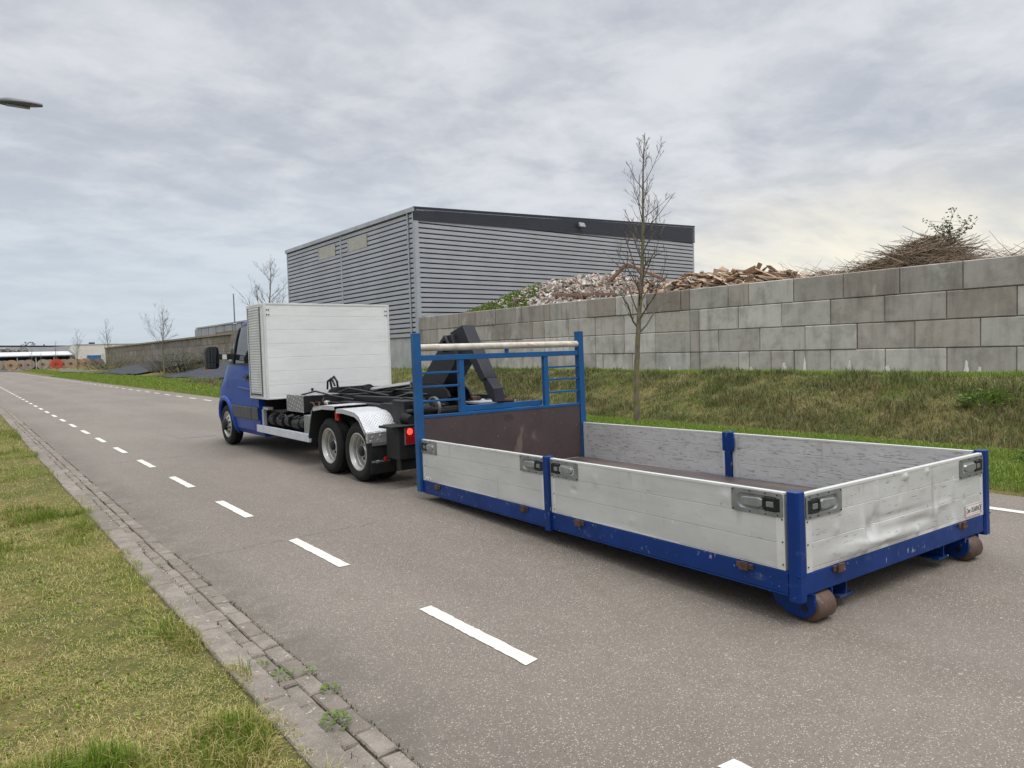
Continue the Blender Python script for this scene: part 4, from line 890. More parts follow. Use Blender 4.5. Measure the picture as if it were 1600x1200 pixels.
# ------------------------------------------------------------ flatbed container
U_, V_, N_ = Vector((.0763, .9969, -.0211)), Vector((.9971, -.0763, 0)), Vector((.0016, .0210, .9998))
ct = empty('hook_container'); Mx = Matrix((V_, U_, V_.cross(U_))).transposed().to_4x4(); Mx.translation = (3.396, 1.941, .172); ct.matrix_world = Mx
tag(ct, 'open drop side hook container with blue frame, dented aluminium sides and a blue front rack', 'container')
FB, RB = MT['frame_blue'], MT['rack_blue']
WC, LC = 2.16, 4.32
mb = MB()
mb.box((-.0, .06, .0), (.055, LC-.03, .118)); mb.box((-.0, .06, -.012), (.10, LC-.03, -.001))      # left side rail and lower flange
mb.box((WC-.055, .06, 0), (WC, LC-.03, .118)); mb.box((.06, 0, -.008), (WC-.06, .05, .104)); mb.box((.06, LC-.07, 0), (WC-.06, LC-.02, .12))
for k in range(9): mb.box((.06, .35+k*.46, .03), (WC-.06, .40+k*.46, .10))
mb.build('frame', FB, ct, bevel=.004)
for x in (.48, 1.60):
    mb = MB(); mb.box((x, .03, -.095), (x+.012 if x < 1 else x+.012, LC+.05, .03)); mb.box((x-.06, .03, -.107), (x+.07, LC+.05, -.095)); mb.build('skid_rail', FB, ct, bevel=.002)
MB().box((.06, .06, .118), (WC-.06, LC-.04, .132)).build('floor', MT['floor_ply'], ct)
# rear corner posts (octagonal) and mid posts
def octo(cx, cy, r_, z0, z1, ch=.35):
    q = r_*(1-ch); return MB().prism([(cx-r_, cy-q), (cx-q, cy-r_), (cx+q, cy-r_), (cx+r_, cy-q), (cx+r_, cy+q), (cx+q, cy+r_), (cx-q, cy+r_), (cx-r_, cy+q)], 'z', z0, z1)
for cx in (.032, WC-.012):
    mb = octo(cx, .026, .037, -.035, .545); mb.v += []; o = mb.build('corner_post', FB, ct, bevel=.003)
    MB().box((cx-.0385, -.0125, .108), (cx+.0385, .0645, .113)).build('weld', FB, o)
MB().box((-.022, 2.115, -.025), (.045, 2.178, .548)).build('mid_post', FB, ct, bevel=.004)
mb = MB().box((WC-.04, 2.12, .10), (WC+.02, 2.175, .55)); mb.box((WC-.058, 2.085, .37), (WC-.04, 2.21, .545)); mb.box((WC-.066, 2.115, .13), (WC-.04, 2.18, .37)); mb.box((WC-.072, 2.07, .40), (WC-.05, 2.09, .50)); mb.build('mid_post', FB, ct, bevel=.004)

def dents(kind, seed):
    rs = random.Random(seed); L = []
    if kind == 'rear':
        # (a, z, size a, size z, depth)
        L = [(.78, .40, .015, .10, .010), (.76, .30, .02, .05, -.012), (.62, .20, .025, .13, .016), (.70, .24, .05, .05, -.014), (.50, .16, .20, .05, .010), (.95, .16, .25, .035, .012), (1.25, .20, .20, .03, -.010),
             (1.45, .22, .03, .09, .010), (1.70, .22, .03, .08, -.010), (1.55, .26, .10, .02, .006), (1.05, .28, .3, .02, -.006), (1.10, .50, .025, .02, .012), (1.36, .50, .02, .02, .010), (.36, .30, .03, .03, .006), (.85, .13, .04, .02, -.01)]
    for _ in range(16 if kind == 'rear' else 10): L.append((rs.uniform(.1, 2.05), rs.uniform(.14, .5), rs.uniform(.012, .05), rs.uniform(.01, .04), rs.uniform(-.006, .005)))
    def f(a, z):
        s = .0015*math.sin(a*3+z*5)
        for (a0, z0, sa, sz, d) in L:
            e = ((a-a0)/sa)**2+((z-z0)/sz)**2
            if e < 9: s += 1.5*d*math.exp(-e)
        if kind == 'rear':
            e = abs(z-(.15+.16*(a-.45)+.06*math.sin(a*5)))*1.; s += .007*math.exp(-(e/.012)**2)*(1 if .4 < a < 1.1 else 0)*math.sin((a-.4)/.7*math.pi if .4 < a < 1.1 else 0)
        return s
    return f
def panel(name, side, a0, a1, z0, z1, seed):
    """drop side board; side: 'L','R' long sides, 'B' rear. a = along"""
    k = 'rear' if side == 'B' else 'side'; f = dents(k, seed); T = .026
    if side == 'L': P = lambda a, d, z: (.004-d, a, z)
    elif side == 'R': P = lambda a, d, z: (WC-.004+d, a, z)
    else: P = lambda a, d, z: (a, .004-d, z)
    mb = MB(); n = int((a1-a0)/.0125)
    fade = lambda a, z: min(1, (a-a0)/.05, (a1-a)/.05)*min(1, (z1-z)/.03, (z-z0)/.03)
    mb.grid(lambda u, v: P(a0+(a1-a0)*u, max(-.02, f(a0+(a1-a0)*u, z0+(z1-z0)*v)*max(0, fade(a0+(a1-a0)*u, z0+(z1-z0)*v))), z0+(z1-z0)*v), n, 34)
    mb.build('tmp', MT['alu_board'], None, fix=False).name = 'tmp'
    o = bpy.data.objects['tmp']; o.name = name; o.data.materials[0] = MT['alu_rear' if side == 'B' else 'alu_board']; o.parent = ct; o.data.shade_smooth()
    ib = MB(); ib.grid(lambda u, v: P(a0+(a1-a0)*u, -T+.6*min(0, 0)-(.5*f(a0+(a1-a0)*u, z0+(z1-z0)*v)*0)+.25*dz(a0+(a1-a0)*u, z0+(z1-z0)*v), z0+(z1-z0)*v), n//2, 20)
    oi = ib.build('inner_face', MT['alu_inside'], o, fix=False); oi.data.shade_smooth()
    rb = MB()
    pa = [P(a0-.002, .002, z1-.010), P(a1+.002, -T-.002, z1+.008)]; lo = tuple(min(x, y) for x, y in zip(*pa)); hi = tuple(max(x, y) for x, y in zip(*pa)); rb.box(lo, hi)
    pb = [P(a0, 0, z0-.002), P(a1, -T, z0+.012)]; rb.box(tuple(min(x, y) for x, y in zip(*pb)), tuple(max(x, y) for x, y in zip(*pb)))
    rb.build('rim', MT['board_rim'], o, bevel=.003)
    for e in (a0, a1-.05):
        ea = MB(); pc = [P(e, .0025, z0), P(e+.05, -T-.003, z1-.011)]; ea.box(tuple(min(x, y) for x, y in zip(*pc)), tuple(max(x, y) for x, y in zip(*pc)))
        rv = ea; rv.cur = 1
        for zz in (z0+.03, z0+.15, z0+.27, z1-.03):
            for aa in (e+.012,): c = P(aa, .003, zz); rv.lathe([(-.003, .0045), (.002, .003)] if side == 'B' else [(-.003, .0045), (.002, .003)], c, 'y' if side == 'B' else 'x', 8)
        ea.build('end_strip', [MT['board_rim'], MT['steel_black']], o)
    return o, P
def dz(a, z): return .006*math.sin(a*2.1+1)*math.sin(z*9)
def latch(P, a, z, sgn, parent):
    parent = ct
    """recessed lever latch; sgn = +1 if the post lies towards larger a"""
    h = .064; L = .165
    mb = MB()
    def RR(l, hh, r_, n=5):
        pts = []
        for (cx, cz, s0) in ((l-r_, hh-r_, 0), (-l+r_, hh-r_, 90), (-l+r_, -hh+r_, 180), (l-r_, -hh+r_, 270)):
            for i in range(n+1): t_ = R(s0+90*i/n); pts.append((cx+r_*math.cos(t_), cz+r_*math.sin(t_)))
        return pts
    o_ = RR(L, h, .012); i1 = [(x*.86+sgn*.01, q*1.0) for x, q in RR(L*.98, h*.66, h*.6)]; i2 = [(x*.80+sgn*.012, q*.86) for x, q in RR(L*.98, h*.64, h*.55)]
    n = len(o_); ring = lambda pts, d: [P(a+x, d, z+q) for x, q in pts]
    vs = ring(o_, .002)+ring(o_, .0075)+ring(i1, .0085)+ring(i2, .0010)
    fs = [(r_*n+j, r_*n+(j+1) % n, (r_+1)*n+(j+1) % n, (r_+1)*n+j) for r_ in range(3) for j in range(n)]+[tuple(range(3*n, 4*n))]
    mb.add(vs, fs); mb.cur = 1
    for (x, q) in ((-L+.012, -h+.01), (-L+.012, h-.01), (-.04, h-.008), (.06, h-.008), (-.04, -h+.008), (.06, -h+.008), (L-.03, h-.01), (L-.03, -h+.01)):
        c = P(a+sgn*x, .0085, z+q); pp = [tuple(c[i]-.003 for i in range(3)), tuple(c[i]+.003 for i in range(3))]; mb.box(*pp)
    pan = mb.build('latch', [MT['galv'], MT['steel_black']], parent, smooth=35)
    def bx(x0, x1, q0, q1, d0, d1):
        pp = [P(a+sgn*x0, d0, z+q0), P(a+sgn*x1, d1, z+q1)]; return tuple(min(u, v) for u, v in zip(*pp)), tuple(max(u, v) for u, v in zip(*pp))
    lv = MB()
    pl = [(-.105, -.012), (-.085, -.026), (.02, -.030), (.045, -.018), (.045, .022), (.02, .030), (-.09, .024), (-.105, .014)]
    A_ = [P(a+sgn*x, .003, z+q) for x, q in pl]; B_ = [P(a+sgn*(x*.94), .016, z+q*.8) for x, q in pl]; k = len(pl)
    lv.add(A_+B_, [tuple(range(k, 2*k))]+[(j, (j+1) % k, k+(j+1) % k, k+j) for j in range(k)])
    lv.build('lever', pm('lever', (.33, .34, .335), (.24, .25, .245), 14, .45, metal=.6), pan, bevel=.002)
    dk = MB(); dk.box(*bx(.045, .062, -.034, .034, .002, .014)); dk.box(*bx(.062, .13, -.034, -.020, .002, .012)); dk.box(*bx(.062, .13, .018, .032, .002, .012)); dk.box(*bx(.118, .15, -.036, .036, .002, .010)); dk.build('catch', MT['steel_black'], pan, bevel=.002)
    pn = MB(); pn.box(*bx(.066, .112, -.016, .014, .002, .013)); pn.build('keeper', MT['galv'], pan, bevel=.002)
def hinge(P, a, z, parent):
    rp = [P(a-.055, .004, z-.018), P(a+.055, .016, z+.012)]; mb = MB().box(tuple(min(u, v) for u, v in zip(*rp)), tuple(max(u, v) for u, v in zip(*rp)))
    rp = [P(a-.028, .016, z-.026), P(a+.02, .028, z+.020)]; mb.box(tuple(min(u, v) for u, v in zip(*rp)), tuple(max(u, v) for u, v in zip(*rp)))
    c = P(a+.02, .018, z-.02); mb.lathe([(-.012, .010), (.02, .010)], c, 'x', 8); mb.build('hinge', MT['rust'], parent, bevel=.003)
ZP0, ZP1 = .122, .530
pf, P1 = panel('side_board', 'L', 2.182, 4.27, ZP0, ZP1, 1); latch(P1, 2.35, .465, -1, pf); latch(P1, 4.12, .465, 1, pf); hinge(P1, 2.48, .10, ct); hinge(P1, 3.96, .09, ct)
pr_, P2 = panel('side_board', 'L', .075, 2.112, ZP0, ZP1, 2); latch(P2, 1.945, .465, 1, pr_); latch(P2, .245, .465, -1, pr_); hinge(P2, 1.78, .10, ct); hinge(P2, .33, .10, ct)
p3, P3 = panel('side_board', 'R', 2.182, 4.27, ZP0, ZP1, 3); latch(P3, 2.35, .465, -1, p3); latch(P3, 4.12, .465, 1, p3)
p4, P4 = panel('side_board', 'R', .075, 2.112, ZP0, ZP1, 4); latch(P4, 1.945, .465, 1, p4); latch(P4, .245, .465, -1, p4)
p5, P5 = panel('rear_board', 'B', .080, 2.105, ZP0-.014, ZP1-.006, 5); latch(P5, .245, .455, -1, p5); latch(P5, 1.94, .455, 1, p5); hinge(P5, .36, .092, ct); hinge(P5, 1.79, .092, ct)
# sticker and maker's label
st = MB().box((1.845, -.0015, .125), (2.060, .0005, .205)).build('sticker', MT['label_white'], ct)
MB().box((1.849, -.0022, .199), (2.056, -.0017, .2015)).box((1.849, -.0022, .128), (2.056, -.0017, .1305)).box((1.849, -.0022, .1305), (1.8515, -.0017, .199)).box((2.0535, -.0022, .1305), (2.056, -.0017, .199)).box((1.855, -.0022, .139), (2.05, -.0017, .1408)).build('border', MT['red_ink'], st)
def text(body, size, loc, rot, mat, parent, sx=1, sh=0, bold=0):
    c = bpy.data.curves.new('t', 'FONT'); c.body = body; c.size = size; c.align_x = 'LEFT'; c.extrude = .0003; c.shear = sh; c.offset = bold
    o = bpy.data.objects.new('t', c); COL.objects.link(o); bpy.context.view_layer.update()
    me = bpy.data.meshes.new_from_object(o.evaluated_get(bpy.context.evaluated_depsgraph_get())); bpy.data.objects.remove(o, do_unlink=True)
    me.materials.clear(); o = link_mesh('lettering', me, mat, parent); o.location = loc; o.rotation_euler = rot; o.scale = (sx, 1, 1); return o
text('Den OUARHOF', .050, (1.856, -.0022, .150), (R(90), 0, 0), MT['ink'], st, .62, .30, .0003)
ml = MB().box((-.0008, 4.10, .135), (.0025, 4.22, .158)).build('maker_label', MT['label_white'], ct)
MB().box((-.0014, 4.115, .142), (-.0008, 4.15, .150)).box((-.0014, 4.16, .1445), (-.0008, 4.205, .148)).build('print', MT['ink'], ml)
# rope hooks below the rail
for y in (.19, .60, 1.03, 1.46, 1.88, 2.32, 2.75, 3.17, 3.63):
    MB().tube([(.03, y+.01, -.008), (.03, y+.01, -.024), (.03, y+.002, -.032), (.03, y-.008, -.030), (.03, y-.012, -.022)], .0035, 6).build('rope_hook', MT['steel_black'], ct, smooth=60)
# rear rollers in cheeks
RR_ = pm('roller_rust', (.105, .062, .045), (.065, .038, .028), 9, .6, spots=[((.20, .155, .125), 5, .62, (3, 1, 1), .1)], bump=(80, .3))
for x0, flip in ((.125, 0), (1.845, 1)):
    q = [(-.05, -.008), (-.052, -.08), (-.03, -.125), (.02, -.150), (.10, -.146), (.19, -.100), (.24, -.008)]
    q = [(a_+.03, z_) for a_, z_ in q]
    MB().prism(q, 'x', x0-.018, x0-.004).build('roller_bracket', FB, ct, bevel=.002)
    MB().prism([(-.005, -.008), (-.005, -.05), (.20, -.09), (.26, -.008)], 'x', x0+.164, x0+.174).build('roller_bracket', FB, ct, bevel=.002)
    ro = MB().lathe([(0, .02), (0, .073), (.007, .079), (.148, .079), (.155, .073), (.155, .02)], (x0+.003, .040, -.092), 'x', 40).build('roller', RR_, ct, smooth=50)
    MB().lathe([(-.024, .016), (-.024, .018), (.19, .018), (.19, .01)], (x0, .040, -.092), 'x', 16).build('axle', MT['steel_black'], ro)
# front rack
hb_ = MB().box((.045, LC-.018, .132), (WC-.045, LC+.0, .742)).build('front_panel', MT['plywood'], ct, bevel=.002)
tr_ = MB(); tr_.add([(1.02, LC-.0195, .71), (1.045, LC-.0195, .64), (1.10, LC-.0195, .625), (1.17, LC-.0195, .66), (1.13, LC-.0195, .705)], [(0, 1, 2, 3, 4)]); tr_.build('torn_patch', pm('torn', (.055, .04, .042), (.04, .03, .03), 8, .8), hb_, fix=False)
for x in (-.030, WC-.048):
    MB().box((x, LC-.035, -.002), (x+.076, LC+.042, 1.615)).build('rack_post', RB, ct, bevel=.004)
MB().box((.046, LC-.022, .742), (WC-.048, LC+.03, .772)).build('rail', RB, ct, bevel=.003)
MB().box((.046, LC-.025, 1.332), (WC-.048, LC+.03, 1.388)).build('rail', RB, ct, bevel=.003)
MB().box((.56, LC+.034, .775), (1.60, LC+.075, .835)).build('rail', RB, ct, bevel=.003)
for x in (.49, 1.605):
    MB().box((x, LC-.02, .772), (x+.062, LC+.03, 1.332)).build('upright', RB, ct, bevel=.003)
for (xa, xb) in ((.046, .49), (1.667, WC-.048)):
    for z in (.915, 1.063, 1.205): MB().box((xa, LC-.012, z-.011), (xb, LC+.012, z+.011)).build('rung', RB, ct, bevel=.003)
MB().tube([(.046, LC+.0, 1.466), (WC-.048, LC+.0, 1.466)], .036, 20, False).build('pipe', MT['pipe_rusty'], ct, smooth=60)
MB().box((1.095, LC-.012, 1.388), (1.135, LC+.012, 1.432)).build('strut', RB, ct)
for x in (.60, 1.48): MB().box((x, LC+.033, .06), (x+.08, LC+.08, .774)).build('a_frame', RB, ct)
MB().tube([(1.0, LC+.06, .86), (1.2, LC+.06, .86)], .022, 12).build('hook_bar', MT['rust'], ct)

# ------------------------------------------------------------ truck
TX, TY = 4.70, 7.0
tk = empty('hooklift_truck', (TX, TY, 0)); tag(tk, 'blue single cab hooklift truck with a white box behind the cab and bare chassis', 'truck')
CB = MT['cab_blue']
zw = [(.26, .90), (.34, .955), (.5, .985), (.8, .995), (1.1, .99), (1.3, .975), (1.42, .962), (1.55, .948), (1.8, .918), (2.02, .88), (2.12, .84), (2.19, .77), (2.24, .66), (2.265, .48)]
zf = [(.26, 6.57), (.34, 6.67), (.5, 6.72), (.8, 6.71), (1.0, 6.61), (1.13, 6.45), (1.26, 6.35), (1.36, 6.26), (1.42, 6.20), (1.55, 6.10), (1.8, 5.89), (2.02, 5.69), (2.12, 5.53), (2.19, 5.35), (2.24, 5.15), (2.265, 4.87)]
def ip(tab, z): return float(np.interp(z, [a for a, _ in tab], [b for _, b in tab]))
YR = 3.98
def halfw(y, z):
    w0 = ip(zw, z); yf = ip(zf, z); yb = max(4.3, yf-1.15); n = 3.0
    if y <= yb: return w0
    k = min(1, (y-yb)/(yf-yb)); return w0*(1-k**n)**(1/n)
def ring(z):
    yf = ip(zf, z); yb = max(4.3, yf-1.15); w0 = ip(zw, z); pts = []
    yr = YR+max(0, (z-2.1))*.35
    for i in range(44): pts.append((-w0, yr+(yb-yr)*i/44, z))
    for i in range(71):
        a = (i/70)**.8*math.pi/2; c_, s_ = math.cos(a), math.sin(a); pts.append((-w0*max(0, c_)**(2/3.0), yb+(yf-yb)*max(0, s_)**(2/3.0), z))
    return pts+[(-p[0], p[1], p[2]) for p in reversed(pts[:-1])]
zl = [.26+.02*i for i in range(32)]+[.90, 1.0, 1.07, 1.13, 1.2, 1.26, 1.31, 1.36, 1.42, 1.48, 1.55, 1.65, 1.75, 1.85, 1.95, 2.02, 2.07, 2.12, 2.155, 2.19, 2.215, 2.24, 2.255, 2.265]
rings = [ring(z) for z in zl]; k = len(rings[0]); mb = MB(); vs = [p for r_ in rings for p in r_]
fs = [(i*k+j, i*k+(j+1) % k, (i+1)*k+(j+1) % k, (i+1)*k+j) for i in range(len(zl)-1) for j in range(k)]+[tuple(range((len(zl)-1)*k, len(zl)*k))]
def arch_hit(f):
    q = [vs[i] for i in f]; n_ = len(q); cx_ = sum(p[0] for p in q)/n_; cy_ = sum(p[1] for p in q)/n_; cz_ = sum(p[2] for p in q)/n_
    return abs(cx_) > .45 and n_ == 4 and math.hypot(cy_-5.69, cz_-.36) < .435
cab = mb.add(vs, [f for f in fs if not arch_hit(f)]).build('cab', CB, tk)
cab.data.shade_smooth(); cab.data.set_sharp_from_angle(angle=R(38))
def patch(name, quad, mat, d=.004, sx=-1, n=14, parent=cab, thick=0):
    """surface patch over the side of the cab: quad of (y,z) corners bl, br, tr, tl"""
    bl, br, tr, tl = quad
    def fn(u, v):
        y = (bl[0]*(1-u)+br[0]*u)*(1-v)+(tl[0]*(1-u)+tr[0]*u)*v; z = (bl[1]*(1-u)+br[1]*u)*(1-v)+(tl[1]*(1-u)+tr[1]*u)*v
        return (sx*(halfw(y, z)+d), y, z)
    o = MB().grid(fn, n, n).build(name, mat, parent, fix=False); o.data.shade_smooth()
    if thick: m_ = o.modifiers.new('t', 'SOLIDIFY'); m_.thickness = thick; m_.offset = 0
    return o
for sx in (-1, 1):
    patch('window_surround', [(4.20, 1.36), (5.70, 1.39), (5.22, 2.03), (4.22, 2.10)], MT['black_plastic'], .003, sx)
    sw = patch('side_window', [(4.26, 1.41), (5.17, 1.41), (5.10, 1.98), (4.27, 2.05)], MT['glass'], .007, sx)
    patch('quarter_window', [(5.24, 1.43), (5.56, 1.455), (5.25, 1.92), (5.18, 1.95)], MT['glass'], .007, sx)
    patch('rub_strip', [(4.28, .52), (5.20, .52), (5.27, .72), (4.28, .72)], MT['band_plastic'], .014, sx, thick=.02)
    patch('rub_strip', [(4.00, .52), (4.262, .52), (4.262, .72), (4.00, .72)], MT['band_plastic'], .014, sx, thick=.02)
    for q in ([(4.266, .30), (4.275, .30), (4.275, 1.36), (4.266, 1.36)], [(5.50, .98), (5.51, .98), (5.51, 1.38), (5.50, 1.38)], [(4.27, .325), (5.22, .325), (5.22, .333), (4.27, .333)]):
        patch('door_seam', q, MT['dark_liner'], .0015, sx)
    hd_ = patch('door_handle', [(4.40, 1.17), (4.60, 1.17), (4.60, 1.20), (4.40, 1.20)], MT['black_plastic'], .035, sx, thick=.02)
    patch('handle_recess', [(4.40, 1.13), (4.58, 1.13), (4.58, 1.23), (4.40, 1.23)], MT['black_plastic'], .002, sx)
    patch('window_pillar', [(5.16, 1.40), (5.26, 1.41), (5.17, 1.98), (5.09, 2.0)], MT['black_plastic'], .020, sx, thick=.015)
    # body crease and flared arch
    mb = MB(); mb.tube([(sx*(halfw(y, .98+.02*(y-4))+.0), y, .98+.05*(y-4.2)) for y in np.linspace(4.05, 5.0, 12)], [.005+.018*math.sin(i/11*math.pi) for i in range(12)], 8); mb.build('crease', CB, cab, smooth=60)
    mb = MB(); pts = []; pr2 = []
    for i in range(33):
        a = R(-18)+R(216)*i/32; y, z = 5.69+.452*math.cos(a), .36+.452*math.sin(a); zz = max(z, .27); pts.append((sx*(halfw(y, zz)-.006), y, zz)); pr2.append(.044)
    mb.tube(pts, pr2, 10); mb.build('wheel_arch', CB, cab, smooth=60)
    lm = MB(); lm.grid(lambda u, v: (sx*(.56+.39*v), 5.69+.432*math.cos(math.pi*u*1.06-.1), .36+.432*math.sin(math.pi*u*1.06-.1)), 24, 2); lm.build('arch_liner', MT['dark_liner'], cab, fix=False)
    # mirror
    mr = MB(); arm = MB().bar((sx*.94, 5.27, 1.525), (sx*1.17, 5.27, 1.525), .05, .10).bar((sx*.93, 5.30, 1.46), (sx*.93, 5.22, 1.62), .06, .22).build('mirror_arm', MT['black_plastic'], tk, bevel=.01)
    lg = MB().box((sx*1.10-.035, 5.228, 1.48), (sx*1.10+.035, 5.243, 1.56)).build('arm_reflector', MT['white_trim'], arm)
    cx = sx*1.29; pr3 = [(cx-.105, 1.40), (cx-.095, 1.345), (cx-.06, 1.325), (cx+.06, 1.325), (cx+.095, 1.345), (cx+.105, 1.40), (cx+.105, 1.62), (cx+.09, 1.68), (cx+.05, 1.705), (cx-.05, 1.705), (cx-.09, 1.68), (cx-.105, 1.62)]
    mh = MB().prism(pr3, 'y', 5.22, 5.36).build('mirror', MT['black_plastic'], tk, bevel=.02, seg=3)
    gl = MB().add([(cx-.082, 5.216, 1.44), (cx+.082, 5.216, 1.44), (cx+.082, 5.216, 1.68), (cx-.082, 5.216, 1.68), (cx-.082, 5.216, 1.345), (cx+.082, 5.216, 1.345), (cx+.082, 5.216, 1.425), (cx-.082, 5.216, 1.425)], [(0, 1, 2, 3), (4, 5, 6, 7)]).build('mirror_glass', MT['mirror'], mh, fix=False)
    MB().box((cx-sx*-.02-.08, 5.34, 1.32), (cx-sx*-.02+.08, 5.375, 1.37)).build('indicator', MT['amber'], mh, bevel=.006)
    # headlight
    def hl(u, v, sx=sx):
        z = .80+.30*v; yf = ip(zf, z); a = R(28+46*u); w0 = ip(zw, z); yb = max(4.3, yf-1.15); return (sx*(w0*math.cos(a)**(2/3)+.004), yb+(yf-yb)*math.sin(a)**(2/3)+.004, z)
    MB().grid(hl, 10, 8).build('headlight', pm('headlamp', (.6, .62, .65), (.5, .52, .55), 4, .08, metal=.3), cab, fix=False).data.shade_smooth()
def front(u, v, z0, z1, w_, d=.012):
    z = z0+(z1-z0)*v; x = (2*u-1)*w_*ip(zw, z); w0 = ip(zw, z); yf = ip(zf, z); yb = max(4.3, yf-1.15); return (x, yb+(yf-yb)*(1-abs(x/w0)**3)**(1/3)+d, z)
MB().grid(lambda u, v: front(u, v, 1.44, 2.06, .86), 24, 12).build('windscreen', MT['glass'], cab, fix=False).data.shade_smooth()
MB().grid(lambda u, v: front(u, v, .78, 1.02, .55), 16, 8).build('grille', MT['black_plastic'], cab, fix=False).data.shade_smooth()
def bump_(u, v):
    z = .262+.42*v; yf = ip(zf, z); w0 = ip(zw, z); yb = max(4.3, yf-1.15); a = R(22)+R(136)*u; c_, s_ = math.cos(a), math.sin(a); return (math.copysign(abs(c_)**(2/3), c_)*w0*1.012, yb+(yf-yb)*abs(s_)**(2/3)+.015, z)
MB().grid(bump_, 40, 6).build('bumper', MT['band_plastic'], cab, fix=False).data.shade_smooth()
MB().grid(lambda u, v: (-.75+1.5*u, YR-.003, 1.35+.55*v), 2, 2).build('rear_window', MT['glass'], cab, fix=False)

MB().box((-.90, YR-.02, .30), (.90, YR-.004, 1.2)).build('cab_back_shade', MT['dark_liner'], cab)  # added dark sheet: shade on the lower cab back put in as colour
# wheels
def wheel(x, y, sx, kind):
    """x = outer face of tyre"""
    rt = .350; wd = .20; z = .352
    root = empty('wheel', (x, y, z)); root.parent = tk; root.scale = (sx, 1, 1)
    # profile in +x outwards from outer face, mirrored through sx; outer face at 0, inward negative
    pr_ = [(-.035, .215), (-.012, .235), (-.002, .27), (-.004, .305), (-.018, .330), (-.030, .342), (-.045, rt-.001)]
    T = [(-wd-a, r_) for a, r_ in reversed(pr_)]
    prof = pr_+[(-.062, rt), (-.064, rt-.010), (-.072, rt-.010), (-.074, rt), (-.096, rt), (-.098, rt-.010), (-.106, rt-.010), (-.108, rt), (-.13, rt), (-.132, rt-.01), (-.140, rt-.01), (-.142, rt)]+T
    ty = MB().lathe(prof, (0, 0, 0), 'x', 72, False)
    # shoulder lugs
    for i in range(54):
        a = i*2*math.pi/54; rm = Matrix.Rotation(a, 3, 'X')
        vs_ = [rm @ Vector(p) for p in ((-.008, -.011, .322), (-.008, .011, .322), (-.040, .011, .350), (-.040, -.011, .350), (-.014, -.009, .334), (-.014, .009, .334))]
        ty.add([tuple(rm @ Vector(p)) for p in ((-.006, -.010, .318), (-.006, .010, .318), (-.044, .012, .3515), (-.044, -.012, .3515), (-.03, -.010, .318), (-.03, .010, .318))], [(0, 1, 2, 3), (1, 5, 2), (0, 3, 4), (0, 4, 5, 1)])
    ty.build('tyre', MT['rubber'], root, smooth=32)
    if kind == 'deep':
        rp = [(-.030, .222), (-.016, .226), (-.014, .216), (-.030, .206), (-.042, .190), (-.050, .186), (-.085, .184), (-.092, .176), (-.135, .170), (-.142, .150), (-.146, .10), (-.140, .085), (-.10, .075), (-.075, .06), (-.07, .01)]
    else:
        rp = [(-.030, .222), (-.014, .226), (-.012, .214), (-.028, .205), (-.045, .192), (-.05, .178), (-.030, .165), (-.004, .135), (.004, .11), (.006, .09), (.03, .075), (.05, .062), (.055, .01)]
    hm = MB().lathe(rp, (0, 0, 0), 'x', 48, False); hm.cur = 1
    if kind == 'deep':
        for i in range(8):
            a = i*math.pi/4; c = (-.1405, .145*math.cos(a), .145*math.sin(a)); hm.lathe([(-.006, .019), (.002, .019), (.0021, .001)], c, 'x', 12)
        hb2 = MB().lathe([(-.14, .062), (-.06, .060), (-.05, .05), (-.045, .01)], (0, 0, 0), 'x', 24)
    else:
        for i in range(10):
            a = i*math.pi/5; rm = Matrix.Rotation(a, 3, 'X'); hm.add([tuple(rm @ Vector(p)) for p in ((-.020, -.019, .158), (-.020, .019, .158), (.004, .016, .122), (.004, -.016, .122))], [(0, 1, 2, 3)])
        hb2 = MB().lathe([(.0, .10), (.03, .098), (.05, .09), (.062, .06), (.066, .01)], (0, 0, 0), 'x', 24)
    hb2.build('hub', MT['steel_black'], root, smooth=40)
    hm.cur = 2
    for i in range(6):
        a = i*math.pi/3+.3; q = (-.128 if kind == 'deep' else .012, .103*math.cos(a) if kind == 'deep' else .108*math.cos(a), .103*math.sin(a) if kind == 'deep' else .108*math.sin(a)); hm.lathe([(-.02, .014), (.012, .014), (.0121, .001)], q, 'x', 6)
    hm.build('rim', [MT['rim'], MT['dark_liner'], MT['galv']], root, smooth=35)
for sx in (-1, 1):
    wheel(sx*.985, 5.69, sx, 'front')
    for y in (.655, 1.46): wheel(sx*1.0, y, sx, 'deep'); wheel(sx*.775, y, sx, 'deep')
MB().tube([(-.7, .655, .35), (.7, .655, .35)], .06, 14).lathe([(-.14, .16), (.14, .16)], (0, .655, .35), 'x', 24).build('axle', MT['steel_black'], tk)
MB().tube([(-.7, 1.46, .35), (.7, 1.46, .35)], .06, 14).lathe([(-.14, .16), (.14, .16)], (0, 1.46, .35), 'x', 24).build('axle', MT['steel_black'], tk)
MB().tube([(-.8, 5.69, .33), (.8, 5.69, .33)], .05, 12).build('axle', MT['steel_black'], tk)

# chassis rails and equipment
MB().box((-.42, 4.4, .36), (.42, 5.9, .5)).build('front_frame', MT['steel_black'], tk)
for q_ in (-.42, .35): MB().box((q_, -.15, .50), (q_+.07, 4.4, .68)).build('chassis_rail', MT['steel_black'], tk, bevel=.006)
for y in (0, .9, 1.8, 2.7, 3.5): MB().box((-.35, y, .52), (.35, y+.08, .66)).build('cross_member', MT['steel_black'], tk)
